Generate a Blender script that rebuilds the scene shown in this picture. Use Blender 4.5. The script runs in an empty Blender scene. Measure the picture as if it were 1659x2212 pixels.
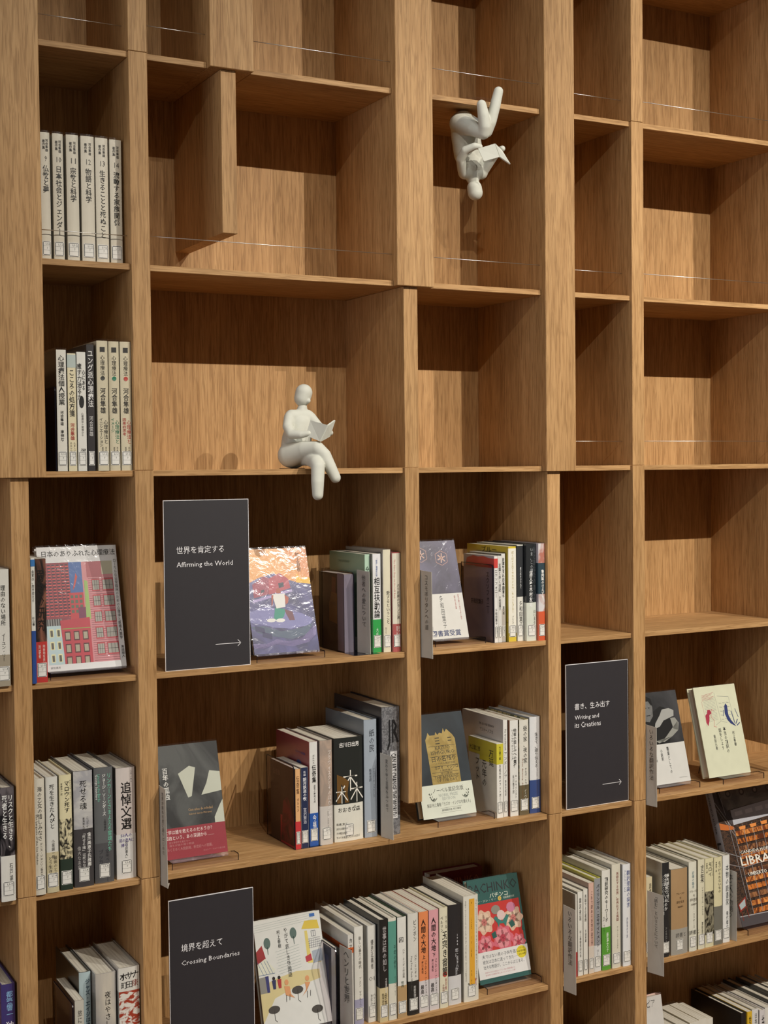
import bpy, bmesh, math, random
from mathutils import Vector, Matrix
C = bpy.context
SC = C.scene
COL = SC.collection
random.seed(7)
# ------------------------------------------------------------------ camera
# all dimensions below are millimetres: X along the bookcase, Y into it, Z above eye level; W() turns them into metres
def W(x, y, z): return Vector(((x - 1200) / 1000, y / 1000, (z + 1500) / 1000))
cd = bpy.data.cameras.new('camera'); cam = bpy.data.objects.new('camera', cd); COL.objects.link(cam)
cd.sensor_fit = 'HORIZONTAL'; cd.sensor_width = 36; cd.lens = 36 * 2948 / 1659
cd.clip_start = 0.05; cd.clip_end = 60
r_ = Vector((0.87935, -0.47606, -0.01045)); u_ = Vector((0.02457, 0.02344, 0.99942)); f_ = Vector((0.47555, 0.87910, -0.03231))
m = Matrix((r_, u_, -f_)).transposed().to_4x4(); m.translation = W(0, -2400, 0)
cam.matrix_world = m
SC.camera = cam
# ------------------------------------------------------------------ world, lamps, exposure
wd = bpy.data.worlds.new('world'); SC.world = wd; wd.use_nodes = True
bg = wd.node_tree.nodes['Background']; bg.inputs[0].default_value = (1.0, 0.82, 0.62, 1); bg.inputs[1].default_value = 0.062
def spot(x, z, power, tx, tz, size=58, col=(1.0, 0.93, 0.82), y=-3085):
    d = bpy.data.lights.new('track_spotlight', 'SPOT'); d.energy = power; d.color = col
    d.spot_size = math.radians(size); d.spot_blend = 0.9; d.shadow_soft_size = 0.012
    o = bpy.data.objects.new('track_spotlight', d); COL.objects.link(o)
    p = W(x, y, z); t = W(tx, 0, tz); o.location = p
    o.rotation_euler = (t - p).to_track_quat('-Z', 'Y').to_euler()
spot(1244, 2147, 42, 1150, -400)
spot(2200, 2147, 300, 1780, -350)
spot(3033, 2147, 310, 2350, -550)
spot(340, 2147, 84, 1100, -700, 70)
al = bpy.data.lights.new('high_cool_fill', 'AREA'); al.shape = 'RECTANGLE'; al.size = 2.4; al.size_y = 1.0; al.energy = 21; al.color = (0.72, 0.86, 1.0)  # added cool fill for the upper rows, no known window
ao = bpy.data.objects.new('high_cool_fill', al); COL.objects.link(ao); ao.location = W(1100, -2300, 3500)
ao.rotation_euler = (W(1100, 0, 900) - ao.location).to_track_quat('-Z', 'Y').to_euler()
al = bpy.data.lights.new('left_fill_light', 'AREA'); al.shape = 'RECTANGLE'; al.size = 3.4; al.size_y = 2.4; al.energy = 75; al.color = (0.95, 0.96, 1.0)  # added unseen fill that brightens left-facing sides and film, not a known window
ao = bpy.data.objects.new('left_fill_light', al); COL.objects.link(ao); ao.location = W(-4300, -1750, 150)
ao.rotation_euler = (W(1200, 0, -200) - ao.location).to_track_quat('-Z', 'Y').to_euler()
SC.view_settings.view_transform = 'Standard'; SC.view_settings.look = 'None'
SC.view_settings.gamma = 1; SC.view_settings.use_curve_mapping = False
SC.view_settings.exposure = 0.09
# ------------------------------------------------------------------ materials
def lin(c):
    if isinstance(c, str):
        c = [int(c[i:i + 2], 16) / 255 for i in (0, 2, 4)]
        return tuple(((v + 0.055) / 1.055) ** 2.4 if v > 0.04 else v / 12.92 for v in c) + (1,)
    return tuple(c) + (1,)
def newmat(n):
    mt = bpy.data.materials.new(n); mt.use_nodes = True; nt = mt.node_tree
    return mt, nt, nt.nodes['Principled BSDF']
def node(nt, t, **k):
    n = nt.nodes.new(t)
    for a, b in k.items(): setattr(n, a, b)
    return n
def oak(name, horiz, tone=1.0):
    mt, nt, b = newmat(name); L = nt.links.new
    g = node(nt, 'ShaderNodeNewGeometry'); oi = node(nt, 'ShaderNodeObjectInfo')
    sc = node(nt, 'ShaderNodeVectorMath', operation='SCALE'); sc.inputs[3].default_value = 7.3
    comb = node(nt, 'ShaderNodeCombineXYZ')
    for i in range(3): L(oi.outputs['Random'], comb.inputs[i])
    L(comb.outputs[0], sc.inputs[0])
    ad = node(nt, 'ShaderNodeVectorMath', operation='ADD'); L(g.outputs['Position'], ad.inputs[0]); L(sc.outputs[0], ad.inputs[1])
    def band(s_long, s_cross, detail, dist=0.0, rough=.55):
        mp = node(nt, 'ShaderNodeMapping'); mp.inputs['Scale'].default_value = (s_long, s_cross, s_cross) if horiz else (s_cross, s_cross, s_long)
        L(ad.outputs[0], mp.inputs[0])
        n = node(nt, 'ShaderNodeTexNoise'); n.inputs['Scale'].default_value = 1; n.inputs['Detail'].default_value = detail
        n.inputs['Roughness'].default_value = rough; n.inputs['Distortion'].default_value = dist
        L(mp.outputs[0], n.inputs[0]); return n
    fine = band(17, 330, 2, .8); mid = band(3.5, 75, 3, 1.2); big = band(.9, 9, 2, .5)
    def ramp(src, p0, c0, p1, c1):
        r = node(nt, 'ShaderNodeValToRGB'); e = r.color_ramp.elements
        e[0].position = p0; e[0].color = c0; e[1].position = p1; e[1].color = c1
        L(src.outputs['Fac'], r.inputs[0]); return r
    r1 = ramp(mid, .30, (.44 * tone, .245 * tone, .100 * tone, 1), .72, (.58 * tone, .350 * tone, .158 * tone, 1))
    r2 = ramp(fine, .36, (.58, .53, .46, 1), .56, (1, 1, 1, 1))
    r3 = ramp(big, .3, (.86, .84, .80, 1), .7, (1.06, 1.06, 1.06, 1))
    m1 = node(nt, 'ShaderNodeMix', data_type='RGBA', blend_type='MULTIPLY'); m1.inputs['Factor'].default_value = .7
    L(r1.outputs[0], m1.inputs[6]); L(r2.outputs[0], m1.inputs[7])
    m2 = node(nt, 'ShaderNodeMix', data_type='RGBA', blend_type='MULTIPLY'); m2.inputs['Factor'].default_value = 1
    L(m1.outputs[2], m2.inputs[6]); L(r3.outputs[0], m2.inputs[7])
    hv = node(nt, 'ShaderNodeHueSaturation'); mr = node(nt, 'ShaderNodeMapRange')
    mr.inputs[3].default_value = .93; mr.inputs[4].default_value = 1.07
    L(oi.outputs['Random'], mr.inputs[0]); L(mr.outputs[0], hv.inputs['Value']); L(m2.outputs[2], hv.inputs['Color'])
    L(hv.outputs[0], b.inputs['Base Color'])
    b.inputs['Roughness'].default_value = .55; b.inputs['Specular IOR Level'].default_value = .3
    bp = node(nt, 'ShaderNodeBump'); bp.inputs['Strength'].default_value = .28; bp.inputs['Distance'].default_value = .0008
    L(fine.outputs['Fac'], bp.inputs['Height']); L(bp.outputs[0], b.inputs['Normal'])
    return mt
OAKV = oak('oak_vertical_grain', False); OAKH = oak('oak_horizontal_grain', True)
_mc = {}
def paint(c, rough=.45, bump=0):
    k = (c, rough)
    if k in _mc: return _mc[k]
    mt, nt, b = newmat('paint_' + (c if isinstance(c, str) else 'x')); b.inputs['Roughness'].default_value = rough
    col = lin(c)
    n = node(nt, 'ShaderNodeTexNoise'); n.inputs['Scale'].default_value = 60; n.inputs['Detail'].default_value = 2
    tc = node(nt, 'ShaderNodeTexCoord'); nt.links.new(tc.outputs['Object'], n.inputs[0])
    r = node(nt, 'ShaderNodeValToRGB'); r.color_ramp.elements[0].position = .3; r.color_ramp.elements[1].position = .7
    r.color_ramp.elements[0].color = tuple(v * .95 for v in col[:3]) + (1,); r.color_ramp.elements[1].color = col
    nt.links.new(n.outputs['Fac'], r.inputs[0]); nt.links.new(r.outputs[0], b.inputs['Base Color'])
    _mc[k] = mt; return mt
def mottled(name, c0, c1, scale, stretch=(1, 1, 1), p=(.42, .58)):
    if name in _mc: return _mc[name]
    mt, nt, b = newmat(name); b.inputs['Roughness'].default_value = .4
    n = node(nt, 'ShaderNodeTexNoise'); n.inputs['Scale'].default_value = scale; n.inputs['Detail'].default_value = 5; n.inputs['Distortion'].default_value = 1.5
    tc = node(nt, 'ShaderNodeTexCoord'); mp = node(nt, 'ShaderNodeMapping'); mp.inputs['Scale'].default_value = stretch
    nt.links.new(tc.outputs['Object'], mp.inputs[0]); nt.links.new(mp.outputs[0], n.inputs[0])
    r = node(nt, 'ShaderNodeValToRGB'); e = r.color_ramp.elements; e[0].position = p[0]; e[1].position = p[1]
    e[0].color = lin(c0); e[1].color = lin(c1)
    nt.links.new(n.outputs['Fac'], r.inputs[0]); nt.links.new(r.outputs[0], b.inputs['Base Color'])
    _mc[name] = mt; return mt
def pages_mat():
    mt, nt, b = newmat('page_edges'); b.inputs['Roughness'].default_value = .85
    tc = node(nt, 'ShaderNodeTexCoord'); mp = node(nt, 'ShaderNodeMapping'); mp.inputs['Scale'].default_value = (900, 3, 3)
    n = node(nt, 'ShaderNodeTexNoise'); n.inputs['Scale'].default_value = 1; n.inputs['Detail'].default_value = 2
    nt.links.new(tc.outputs['Object'], mp.inputs[0]); nt.links.new(mp.outputs[0], n.inputs[0])
    r = node(nt, 'ShaderNodeValToRGB'); r.color_ramp.elements[0].position = .3; r.color_ramp.elements[1].position = .65
    r.color_ramp.elements[0].color = (.50, .45, .36, 1); r.color_ramp.elements[1].color = (.72, .68, .58, 1)
    nt.links.new(n.outputs['Fac'], r.inputs[0]); nt.links.new(r.outputs[0], b.inputs['Base Color']); return mt
PAGES = pages_mat()
def clear(name, tint, fac, rough, crinkle=0, fk=.35):
    mt, nt, b = newmat(name); nt.nodes.remove(b)
    out = [n for n in nt.nodes if n.type == 'OUTPUT_MATERIAL'][0]
    t = node(nt, 'ShaderNodeBsdfTransparent'); t.inputs[0].default_value = tint + (1,)
    g = node(nt, 'ShaderNodeBsdfGlossy'); g.inputs['Roughness'].default_value = rough; g.inputs[0].default_value = (.95, .95, 1, 1)
    lw = node(nt, 'ShaderNodeLayerWeight'); lw.inputs[0].default_value = .5; fr = node(nt, 'ShaderNodeMath', operation='POWER'); fr.inputs[1].default_value = 4; nt.links.new(lw.outputs['Facing'], fr.inputs[0])
    ma = node(nt, 'ShaderNodeMath', operation='MULTIPLY_ADD'); ma.inputs[1].default_value = fk; ma.inputs[2].default_value = fac
    mx = node(nt, 'ShaderNodeMixShader'); nt.links.new(fr.outputs[0], ma.inputs[0]); nt.links.new(ma.outputs[0], mx.inputs[0])
    nt.links.new(t.outputs[0], mx.inputs[1]); nt.links.new(g.outputs[0], mx.inputs[2]); nt.links.new(mx.outputs[0], out.inputs[0])
    if crinkle:
        n = node(nt, 'ShaderNodeTexNoise'); n.inputs['Scale'].default_value = 38; n.inputs['Detail'].default_value = 3; n.inputs['Distortion'].default_value = 2
        tc = node(nt, 'ShaderNodeTexCoord'); nt.links.new(tc.outputs['Object'], n.inputs[0])
        bp = node(nt, 'ShaderNodeBump'); bp.inputs['Strength'].default_value = crinkle; bp.inputs['Distance'].default_value = .002
        nt.links.new(n.outputs['Fac'], bp.inputs['Height']); nt.links.new(bp.outputs[0], g.inputs['Normal'])
    return mt
FILM = clear('clear_book_film', (1, 1, .995), .014, .24, .2, .3)
FILMC = clear('crinkled_book_film', (1, 1, 1), .025, .13, .42, .5)
ACRYL = clear('clear_acrylic', (.94, .92, .93), .035, .08)
SMOKE = clear('smoked_acrylic', (.88, .84, .86), .008, .05, fk=.2)
EDGE = paint('10101c', .15)
PLASTER = paint('d0d0c4', .75)
STEEL = newmat('steel_wire')[0]; _b = STEEL.node_tree.nodes['Principled BSDF']; _b.inputs['Metallic'].default_value = 1; _b.inputs['Roughness'].default_value = .35; _b.inputs['Base Color'].default_value = (.8, .78, .74, 1)
GREY = paint('b8b3a9', .45)
SIGN = paint('2f2c30', .55); WHITE = paint('f0eef0', .4)
# ------------------------------------------------------------------ mesh helpers (mm in, metres out)
class MB:
    def __init__(s): s.v = []; s.f = []; s.m = []
    def add(s, vs, fs, mi=0):
        n = len(s.v); s.v += [tuple(v) for v in vs]; s.f += [tuple(i + n for i in f) for f in fs]; s.m += [mi] * len(fs)
    def box(s, x0, x1, y0, y1, z0, z1, mi=0):
        s.add([(x, y, z) for z in (z0, z1) for y in (y0, y1) for x in (x0, x1)],
              [(0, 2, 3, 1), (4, 5, 7, 6), (0, 1, 5, 4), (2, 6, 7, 3), (0, 4, 6, 2), (1, 3, 7, 5)], mi)
    def prism(s, pts, ax, a, b, mi=0):
        # pts: 2d outline, extruded along axis ax from a to b
        def p(q, t): return {0: (t, q[0], q[1]), 1: (q[0], t, q[1]), 2: (q[0], q[1], t)}[ax]
        n = len(pts)
        s.add([p(q, a) for q in pts] + [p(q, b) for q in pts],
              [tuple(range(n))[::-1], tuple(range(n, 2 * n))] + [(i, (i + 1) % n, n + (i + 1) % n, n + i) for i in range(n)], mi)
    def obj(s, name, mats, parent=None, bevel=0, smooth=False):
        me = bpy.data.meshes.new(name); me.from_pydata([(a / 1000, b / 1000, c / 1000) for a, b, c in s.v], [], s.f)
        if not isinstance(mats, (list, tuple)): mats = [mats]
        for mm in mats: me.materials.append(mm)
        me.polygons.foreach_set('material_index', s.m)
        bm = bmesh.new(); bm.from_mesh(me); bmesh.ops.recalc_face_normals(bm, faces=bm.faces)
        if bevel: bmesh.ops.bevel(bm, geom=bm.edges[:], offset=bevel / 1000, segments=1, affect='EDGES')
        bm.to_mesh(me); bm.free()
        if smooth: me.polygons.foreach_set('use_smooth', [True] * len(me.polygons))
        o = bpy.data.objects.new(name, me); COL.objects.link(o); o.parent = parent; return o
def empty(name, loc, label, cat, group=None, mat=None):
    o = bpy.data.objects.new(name, None); COL.objects.link(o); o.empty_display_size = .02
    if mat is not None: o.matrix_world = mat
    else: o.location = loc
    o['label'] = label; o['category'] = cat
    if group: o['group'] = group
    return o
_tc = {}
VERT = {'ー': '丨', '―': '丨', '—': '丨', '「': '﹁', '」': '﹂', '（': '︵', '）': '︶'}
def textverts(s, vert, bold):
    k = (s, vert, bold)
    if k in _tc: return _tc[k]
    c = bpy.data.curves.new('t', 'FONT'); c.body = '\n'.join(VERT.get(ch, ch) for ch in s) if vert else s
    c.align_x = 'CENTER' if vert else 'LEFT'; c.size = 1; c.resolution_u = 1; c.offset = bold if s.isascii() else min(bold, .011)
    if vert: c.space_line = .98
    o = bpy.data.objects.new('t', c); COL.objects.link(o); C.view_layer.update()
    me = bpy.data.meshes.new_from_object(o.evaluated_get(C.evaluated_depsgraph_get()))
    v = [(a.co.x, a.co.y) for a in me.vertices]; f = [tuple(p.vertices) for p in me.polygons]
    bpy.data.objects.remove(o); bpy.data.curves.remove(c); bpy.data.meshes.remove(me)
    if not v: v = [(0, 0)]
    x0, x1 = min(a for a, b in v), max(a for a, b in v); y0, y1 = min(b for a, b in v), max(b for a, b in v)
    _tc[k] = ([(a - x0, b - y0) for a, b in v], f, max(x1 - x0, 1e-3), max(y1 - y0, 1e-3)); return _tc[k]
def text_mesh(mb, s, place, vert, x, top, length, width, mi=0, bold=0.0, rot=False):
    """writes s into mb; place(u, v) -> 3d mm. vertical: centred on x, from top down over length, chars at most width wide.
    horizontal: starts at x, baseline top, length along u, width = height"""
    v, f, w, h = textverts(s, vert, bold)
    if vert:
        sy = length / h; sx = min(sy, width / w)
        pts = [place(x + (a - w / 2) * sx, top - length + b * sy) for a, b in v]
    elif rot:
        sy = length / w; sx = width / h
        pts = [place(x + (b - h / 2) * sx, top - a * sy) for a, b in v]
    else:
        sx = length / w; sy = width / h
        pts = [place(x + a * sx, top + b * sy) for a, b in v]
    mb.add(pts, f, mi)
def ell(cx, cy, rx, ry, n=18, a0=0, a1=360): return [(cx + rx * math.cos(math.radians(a0 + (a1 - a0) * i / n)), cy + ry * math.sin(math.radians(a0 + (a1 - a0) * i / n))) for i in range(n if a1 - a0 == 360 else n + 1)]
def line(x0, y0, x1, y1, t):
    dx, dy = x1 - x0, y1 - y0; l = math.hypot(dx, dy) or 1; nx, ny = -dy / l * t / 2, dx / l * t / 2
    return [(x0 + nx, y0 + ny), (x0 - nx, y0 - ny), (x1 - nx, y1 - ny), (x1 + nx, y1 + ny)]
# ------------------------------------------------------------------ room shell
def struct(name, x0, x1, y0, y1, z0, z1, mt):
    b = MB(); c = W((x0 + x1) / 2, (y0 + y1) / 2, (z0 + z1) / 2)
    b.box(-(x1 - x0) / 2, (x1 - x0) / 2, -(y1 - y0) / 2, (y1 - y0) / 2, -(z1 - z0) / 2, (z1 - z0) / 2)
    o = b.obj(name, mt); o.location = c; o['kind'] = 'structure'; return o
struct('floor', -1500, 4500, -5200, 400, -1560, -1500, mottled('floor_carpet', '6b4d35', '7d5c40', 90))
struct('wall_back', -1500, 4500, 300, 400, -1500, 2500, paint('c9bfae', .9))
# ------------------------------------------------------------------ bookcase
RZ = {'r0': 1133, 'r1': 755, 'r2': 374, 'r3': 0, 'r4': -373, 'r5': -749, 'r6': -1121, 'r7': -1494}
T = 11; BK = 252
case = empty('bookcase', W(1500, 0, -1500), 'tall built-in oak bookcase with offset uprights and open cubbies', 'bookcase')
OFF = case.location.copy()
def cpart(name, x0, x1, y0, y1, z0, z1, mt, bevel=.6):
    b = MB(); cx, cy, cz = (x0 + x1) / 2, (y0 + y1) / 2, (z0 + z1) / 2
    b.box(x0 - cx, x1 - cx, y0 - cy, y1 - cy, z0 - cz, z1 - cz)
    o = b.obj(name, mt, case, bevel); o.location = W(cx, cy, cz) - OFF; return o
TOP = 1500
def upright(x0, x1, cuts, yf=-7):
    for a, b in zip(cuts, cuts[1:]): cpart('upright', x0, x1, yf, BK, a + .5, b - .5, OAKV)
upright(168, 200, [-1500, -749, 0, 755, TOP])
upright(557, 589, [-1500, -749, -11])
upright(782, 817, [-1500, -749, 0, 755, TOP])
upright(959, 989, [441, 744])
upright(1344, 1376, [-681, 0, 363])
upright(1691, 1724, [-1500, -749, -11])
upright(1921, 1954, [-1500, -749, 0, 755, TOP])
upright(2378, 2410, [-681, 0, 755, TOP])
upright(2800, 2832, [-1500, -749, 0, 755, TOP])
for x0, x1, z in ((532, 618, -11), (935, 1022, 744), (1325, 1410, 363), (1683, 1760, -11)):
    cpart('wide_upright', x0, x1, -17, BK, z, TOP, OAKV, 1.0)
SHELF = {
 'r0': [(200, 532), (618, 782), (817, 935), (1022, 1325), (1410, 1683), (1760, 1921), (1954, 2378), (2410, 2800)],
 'r1': [(200, 532), (618, 782), (817, 935), (1022, 1325), (1410, 1683), (1760, 1921), (1954, 2378), (2410, 2800)],
 'r2': [(200, 532), (618, 782), (817, 1325), (1410, 1683), (1760, 1921), (1954, 2378), (2410, 2800)],
 'r3': [(200, 532), (618, 782), (817, 1344), (1376, 1683), (1760, 1921), (1954, 2378), (2410, 2800)],
 'r4': [(200, 557), (589, 782), (817, 1344), (1376, 1691), (1724, 1921), (1954, 2378), (2410, 2800)],
 'r5': [(200, 557), (589, 782), (817, 1691), (1724, 1921), (1954, 2800)],
 'r6': [(200, 557), (589, 782), (817, 1691), (1724, 1921), (1954, 2800)],
 'r7': [(200, 557), (589, 782), (817, 1691), (1724, 1921), (1954, 2800)]}
for r, segs in SHELF.items():
    for a, b in segs: cpart('shelf_board', a + .4, b - .4, 0, BK, RZ[r] - (T if r != 'r7' else 6), RZ[r], OAKH)
for a, b in ((168, 572), (572, 800), (800, 1085), (1085, 1360), (1360, 1707), (1707, 1937), (1937, 2130), (2130, 2394), (2394, 2832)):
    cpart('back_panel', a + .2, b - .2, BK, BK + 10, -1500, TOP, OAKV, 0)
def wire(x0, x1, y, z):
    b = MB(); n = 6; r = .75
    b.prism([(r * math.cos(i * 2 * math.pi / n), r * math.sin(i * 2 * math.pi / n)) for i in range(n)], 0, -(x1 - x0) / 2, (x1 - x0) / 2)
    o = b.obj('guard_wire', STEEL, case, smooth=True); o.location = W((x0 + x1) / 2, y, z) - OFF
for x0, x1, y in ((618, 782, 30), (817, 935, 8), (1022, 1325, 5), (1410, 1683, 5), (1760, 1921, 30), (1954, 2378, 18)): wire(x0, x1, y, 808)
for x0, x1, y in ((618, 782, 18), (817, 1325, 5), (1410, 1683, 5), (1760, 1921, 30), (1954, 2378, 18)): wire(x0, x1, y, 427)
for x0, x1, y in ((1760, 1921, 30), (1954, 2378, 18)): wire(x0, x1, y, 54)
b = MB(); b.prism([(5 * math.cos(i * math.pi / 8), 5 * math.sin(i * math.pi / 8)) for i in range(16)], 1, -.8, 0)
o = b.obj('wood_plug', OAKH, case); o.location = W(1670, BK, -48) - OFF
# ------------------------------------------------------------------ books
def shell(mb, w, d, t, bulge, z0, z1, off=0, mi=0, n=7):
    W2 = w / 2 + off; outer = [(-W2, d)]; inner = [(-W2 + t, d)]
    for i in range(n + 1):
        q = -1 + 2 * i / n
        y = -bulge * (1 - q * q) - off
        outer.append((q * W2, y)); inner.append((q * (W2 - t), y + t))
    outer.append((W2, d)); inner.append((W2 - t, d))
    k = len(outer); vs = []
    for z in (z0, z1): vs += [(a, b, z) for a, b in outer]
    for z in (z0, z1): vs += [(a, b, z) for a, b in inner]
    fs = []
    for i in range(k - 1):
        fs += [(i, i + 1, k + i + 1, k + i), (2 * k + i, 3 * k + i, 3 * k + i + 1, 2 * k + i + 1),
               (k + i, k + i + 1, 3 * k + i + 1, 3 * k + i), (i, 2 * k + i, 2 * k + i + 1, i + 1)]
    for i in (0, k - 1): fs.append((i, k + i, 3 * k + i, 2 * k + i))
    mb.add(vs, fs, mi)
_lc = {}
def call_label(root, w, bulge, code, h0=10):
    wl = min(19, w - 2.5)
    if wl < 5: return
    W2 = w / 2
    def surf(x, z, e): return (x, -bulge * (1 - (x / W2) ** 2) - e, z)
    key = (round(w, 1), round(bulge, 2), code, h0)
    if key not in _lc:
        a = MB(); n = 5; hh = wl / 2
        for i in range(n):
            x0, x1 = -hh + wl * i / n, -hh + wl * (i + 1) / n
            a.add([surf(x0, h0, .75), surf(x1, h0, .75), surf(x1, h0 + 25, .75), surf(x0, h0 + 25, .75)], [(0, 1, 2, 3)])
        b = MB(); t = .85
        def strip(x0, x1, z0, z1, mi=0):
            for i in range(n):
                p, q = x0 + (x1 - x0) * i / n, x0 + (x1 - x0) * (i + 1) / n
                b.add([surf(p, z0, .95), surf(q, z0, .95), surf(q, z1, .95), surf(p, z1, .95)], [(0, 1, 2, 3)], mi)
        xl, xr = -hh + .6, hh - .6; zb, zt = h0 + .7, h0 + 24.3
        strip(xl + 1, xr - 1, zb, zb + t); strip(xl + 1, xr - 1, zt - t, zt)
        strip(xl, xl + t, zb + 1, zt - 1); strip(xr - t, xr, zb + 1, zt - 1)
        strip(xl, xr, h0 + 9, h0 + 9.25); strip(xl, xr, h0 + 16.5, h0 + 16.75)
        text_mesh(b, code, lambda u, v: surf(u, v, .98), False, -wl * .12, h0 + 18.6, wl * .46, 3.4)
        text_mesh(b, '7', lambda u, v: surf(u, v, .98), False, wl * .02, h0 + 11.2, 1.6, 3.4)
        o1 = a.obj('call_label', paint('e9e7e0', .5), root); o2 = b.obj('label_frame', paint('24282c', .5), o1)
        _lc[key] = (o1.data, o2.data); return
    o1 = bpy.data.objects.new('call_label', _lc[key][0]); COL.objects.link(o1); o1.parent = root
    o2 = bpy.data.objects.new('label_frame', _lc[key][1]); COL.objects.link(o2); o2.parent = o1
def book_parts(root, w, h, d, cover, spine, hard, bands, texts, code, film=FILM, pages=PAGES, art=None):
    t = 2.2 if hard else .6; bulge = (0.8 + w * .035) if hard else .25
    cm = cover if isinstance(cover, bpy.types.Material) else paint(cover)
    b = MB(); shell(b, w, d, t, bulge, 0, h); b.obj('cover', cm, root)
    p = MB(); lip = 3.0 if hard else .4
    xs = w / 2 - t - .1; n = 6; zt = h - lip; zb = lip
    prof = [(-xs, d - lip)] + [(-xs + 2 * xs * i / n, d - lip - (1.8 if hard else 0) * math.sin(math.pi * i / n)) for i in range(1, n)] + [(xs, d - lip)]
    front = [(xs, t + 1), (-xs, t + 1)]
    p.prism(prof[::-1] + front[::-1], 2, zb, zt); p.obj('page_block', pages, root)
    if spine:
        b = MB(); W2 = w / 2 - .3
        n = 7
        for i in range(n):
            q0, q1 = -1 + 2 * i / n, -1 + 2 * (i + 1) / n
            y0, y1 = -bulge * (1 - (q0 * W2 * 2 / w) ** 2) - .15, -bulge * (1 - (q1 * W2 * 2 / w) ** 2) - .15
            b.add([(q0 * W2, y0, .2), (q1 * W2, y1, .2), (q1 * W2, y1, h - .2), (q0 * W2, y0, h - .2)], [(0, 1, 2, 3)])
        b.obj('spine_panel', spine if isinstance(spine, bpy.types.Material) else paint(spine), root)
    for k, bd in enumerate(bands):
        z0, z1, c = bd[:3]; b = MB(); side = bd[3] if len(bd) > 3 else d * .6
        shell(b, w, side, .3, bulge, h * z0 + .05, h * z1 - .05, off=.28 + .04 * k)
        b.obj('paper_band' if z0 < .05 else 'colour_panel', c if isinstance(c, bpy.types.Material) else paint(c), root)
    W2 = w / 2
    def surf(u, v): return (u, -bulge * max(0, 1 - (u / W2) ** 2) - .55, v)
    cols = {}
    for tx in texts:
        s, xf, top, length, wid, c = tx[:6]; rot = len(tx) > 7 and tx[7]
        mb = cols.setdefault(c, MB())
        text_mesh(mb, s, surf, not rot, xf * w, h - top, length, min(wid, w * .95), bold=tx[6] if len(tx) > 6 else 0, rot=rot)
    for c, mb in cols.items(): mb.obj('title', paint(c), root)
    if code: call_label(root, w, bulge, code)
    if film:
        b = MB(); shell(b, w, d + 2.5, .12, bulge, .1, h + 3.4, off=.5); b.obj('film_jacket', film, root)
LAST = [None]
def B(row, x0, x1, y, h, d, cover, spine, hard, bands, texts, label, group, code='L1-2', film=True):
    w = x1 - x0 - 1.1
    root = empty('book', W((x0 + x1) / 2, y, RZ[row] + .1), label, 'book', group); LAST[0] = root
    book_parts(root, w, h - 3, d, cover, spine, hard, bands, texts, code, FILM if film else None)
    return root
BLK = '1c1a1a'; CRM = 'e6dcc4'; WHT = 'e6e3dc'; GRYT = '55524e'
# row A: numbered set, upper left
g = 'numbered cream set on the upper left shelf'
MM = 'd9d1c0'
for n_, x0, x1, y, s in (('9', 629, 647, 30, '仏教と夢'), ('10', 651, 671, 30, '日本社会とジェンダー'), ('11', 675, 698, 28, '宗教と科学'), ('12', 701, 726, 26, '物語と科学'), ('13', 728, 752, 28, '生きることと死ぬこと'), ('14', 755, 778, 30, '流動する家族関係')):
    B('r2', x0, x1, y, 230, 158, MM, None, True, [],
      [('河合隼雄', .17, 12, 22, 5, '3a3630', .02), ('著作集', -.15, 13, 17, 5, '3a3630', .02), (s, .04, 58, 12.2 * len(s), 11, '26241f', .012)],
      'cream volume, %s in the numbered set on the upper left shelf' % {'9': 'half hidden leftmost one', '10': 'second from the left', '11': 'third from the left', '12': 'third from the right', '13': 'second from the right', '14': 'rightmost one'}[n_], g, 'L1-2')
    o = LAST[0]; mb = MB()
    text_mesh(mb, n_, lambda u, v: (u, -1.9, v), False, -2.6 if len(n_) > 1 else -1, 227 - 51, 8.5 if len(n_) > 1 else 4, 9.5)
    mb.obj('volume_number', paint('3a3630'), o)
# row C: second left shelf
g = 'books on the left shelf at eye level'; dx = -6
B('r3', 649 + dx, 668 + dx, 2, 218, 150, mottled('dark_wine', '1c1213', '3a1416', 14), 'e4e0d6', False, [],
  [('心理療法個人授業', 0, 10, 88, 11, BLK, .03), ('河合隼雄', 0, 108, 26, 6, BLK, .02), ('南伸坊', 0, 142, 20, 6, BLK, .02)],
  'white spine with bold black title, leftmost at eye level', g)
B('r3', 669 + dx, 685 + dx, 2, 212, 150, 'e4d9b8', None, False, [(.88, .99, 'b9c4c0')],
  [('こころの処方箋', 0, 30, 82, 10, BLK, .005), ('河合隼雄', 0, 124, 30, 8, 'b04038', .01), ('たましいに語りかける', .22, 158, 40, 4, '4a4640'), ('るエッセイ・句読集', -.2, 158, 40, 4, '4a4640')],
  'cream spine with pale blue top strip and red author name', g)
B('r3', 686 + dx, 703 + dx, 2, 215, 150, 'e3e1da', None, False, [],
  [('癒す力治る力', -.22, 20, 66, 8, BLK, .02), ('心にある', .25, 32, 36, 6, BLK, .01), ('心理療法の現場から', .05, 108, 42, 4, '4a4640'), ('河合', .1, 172, 18, 9, BLK, .02), ('●', -.02, 78, 22, 9, '1a1a1a')],
  'white spine with a black blot below its title', g)
B('r3', 704 + dx, 718 + dx, 2, 229, 150, '2e2a2c', None, False, [],
  [('ユング派心理療法', 0, 12, 100, 10, 'e8e6e2', .02), ('河合俊雄', 0, 128, 36, 7, 'd6d4d0')],
  'black spine with white title at eye level on the left', g)
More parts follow.
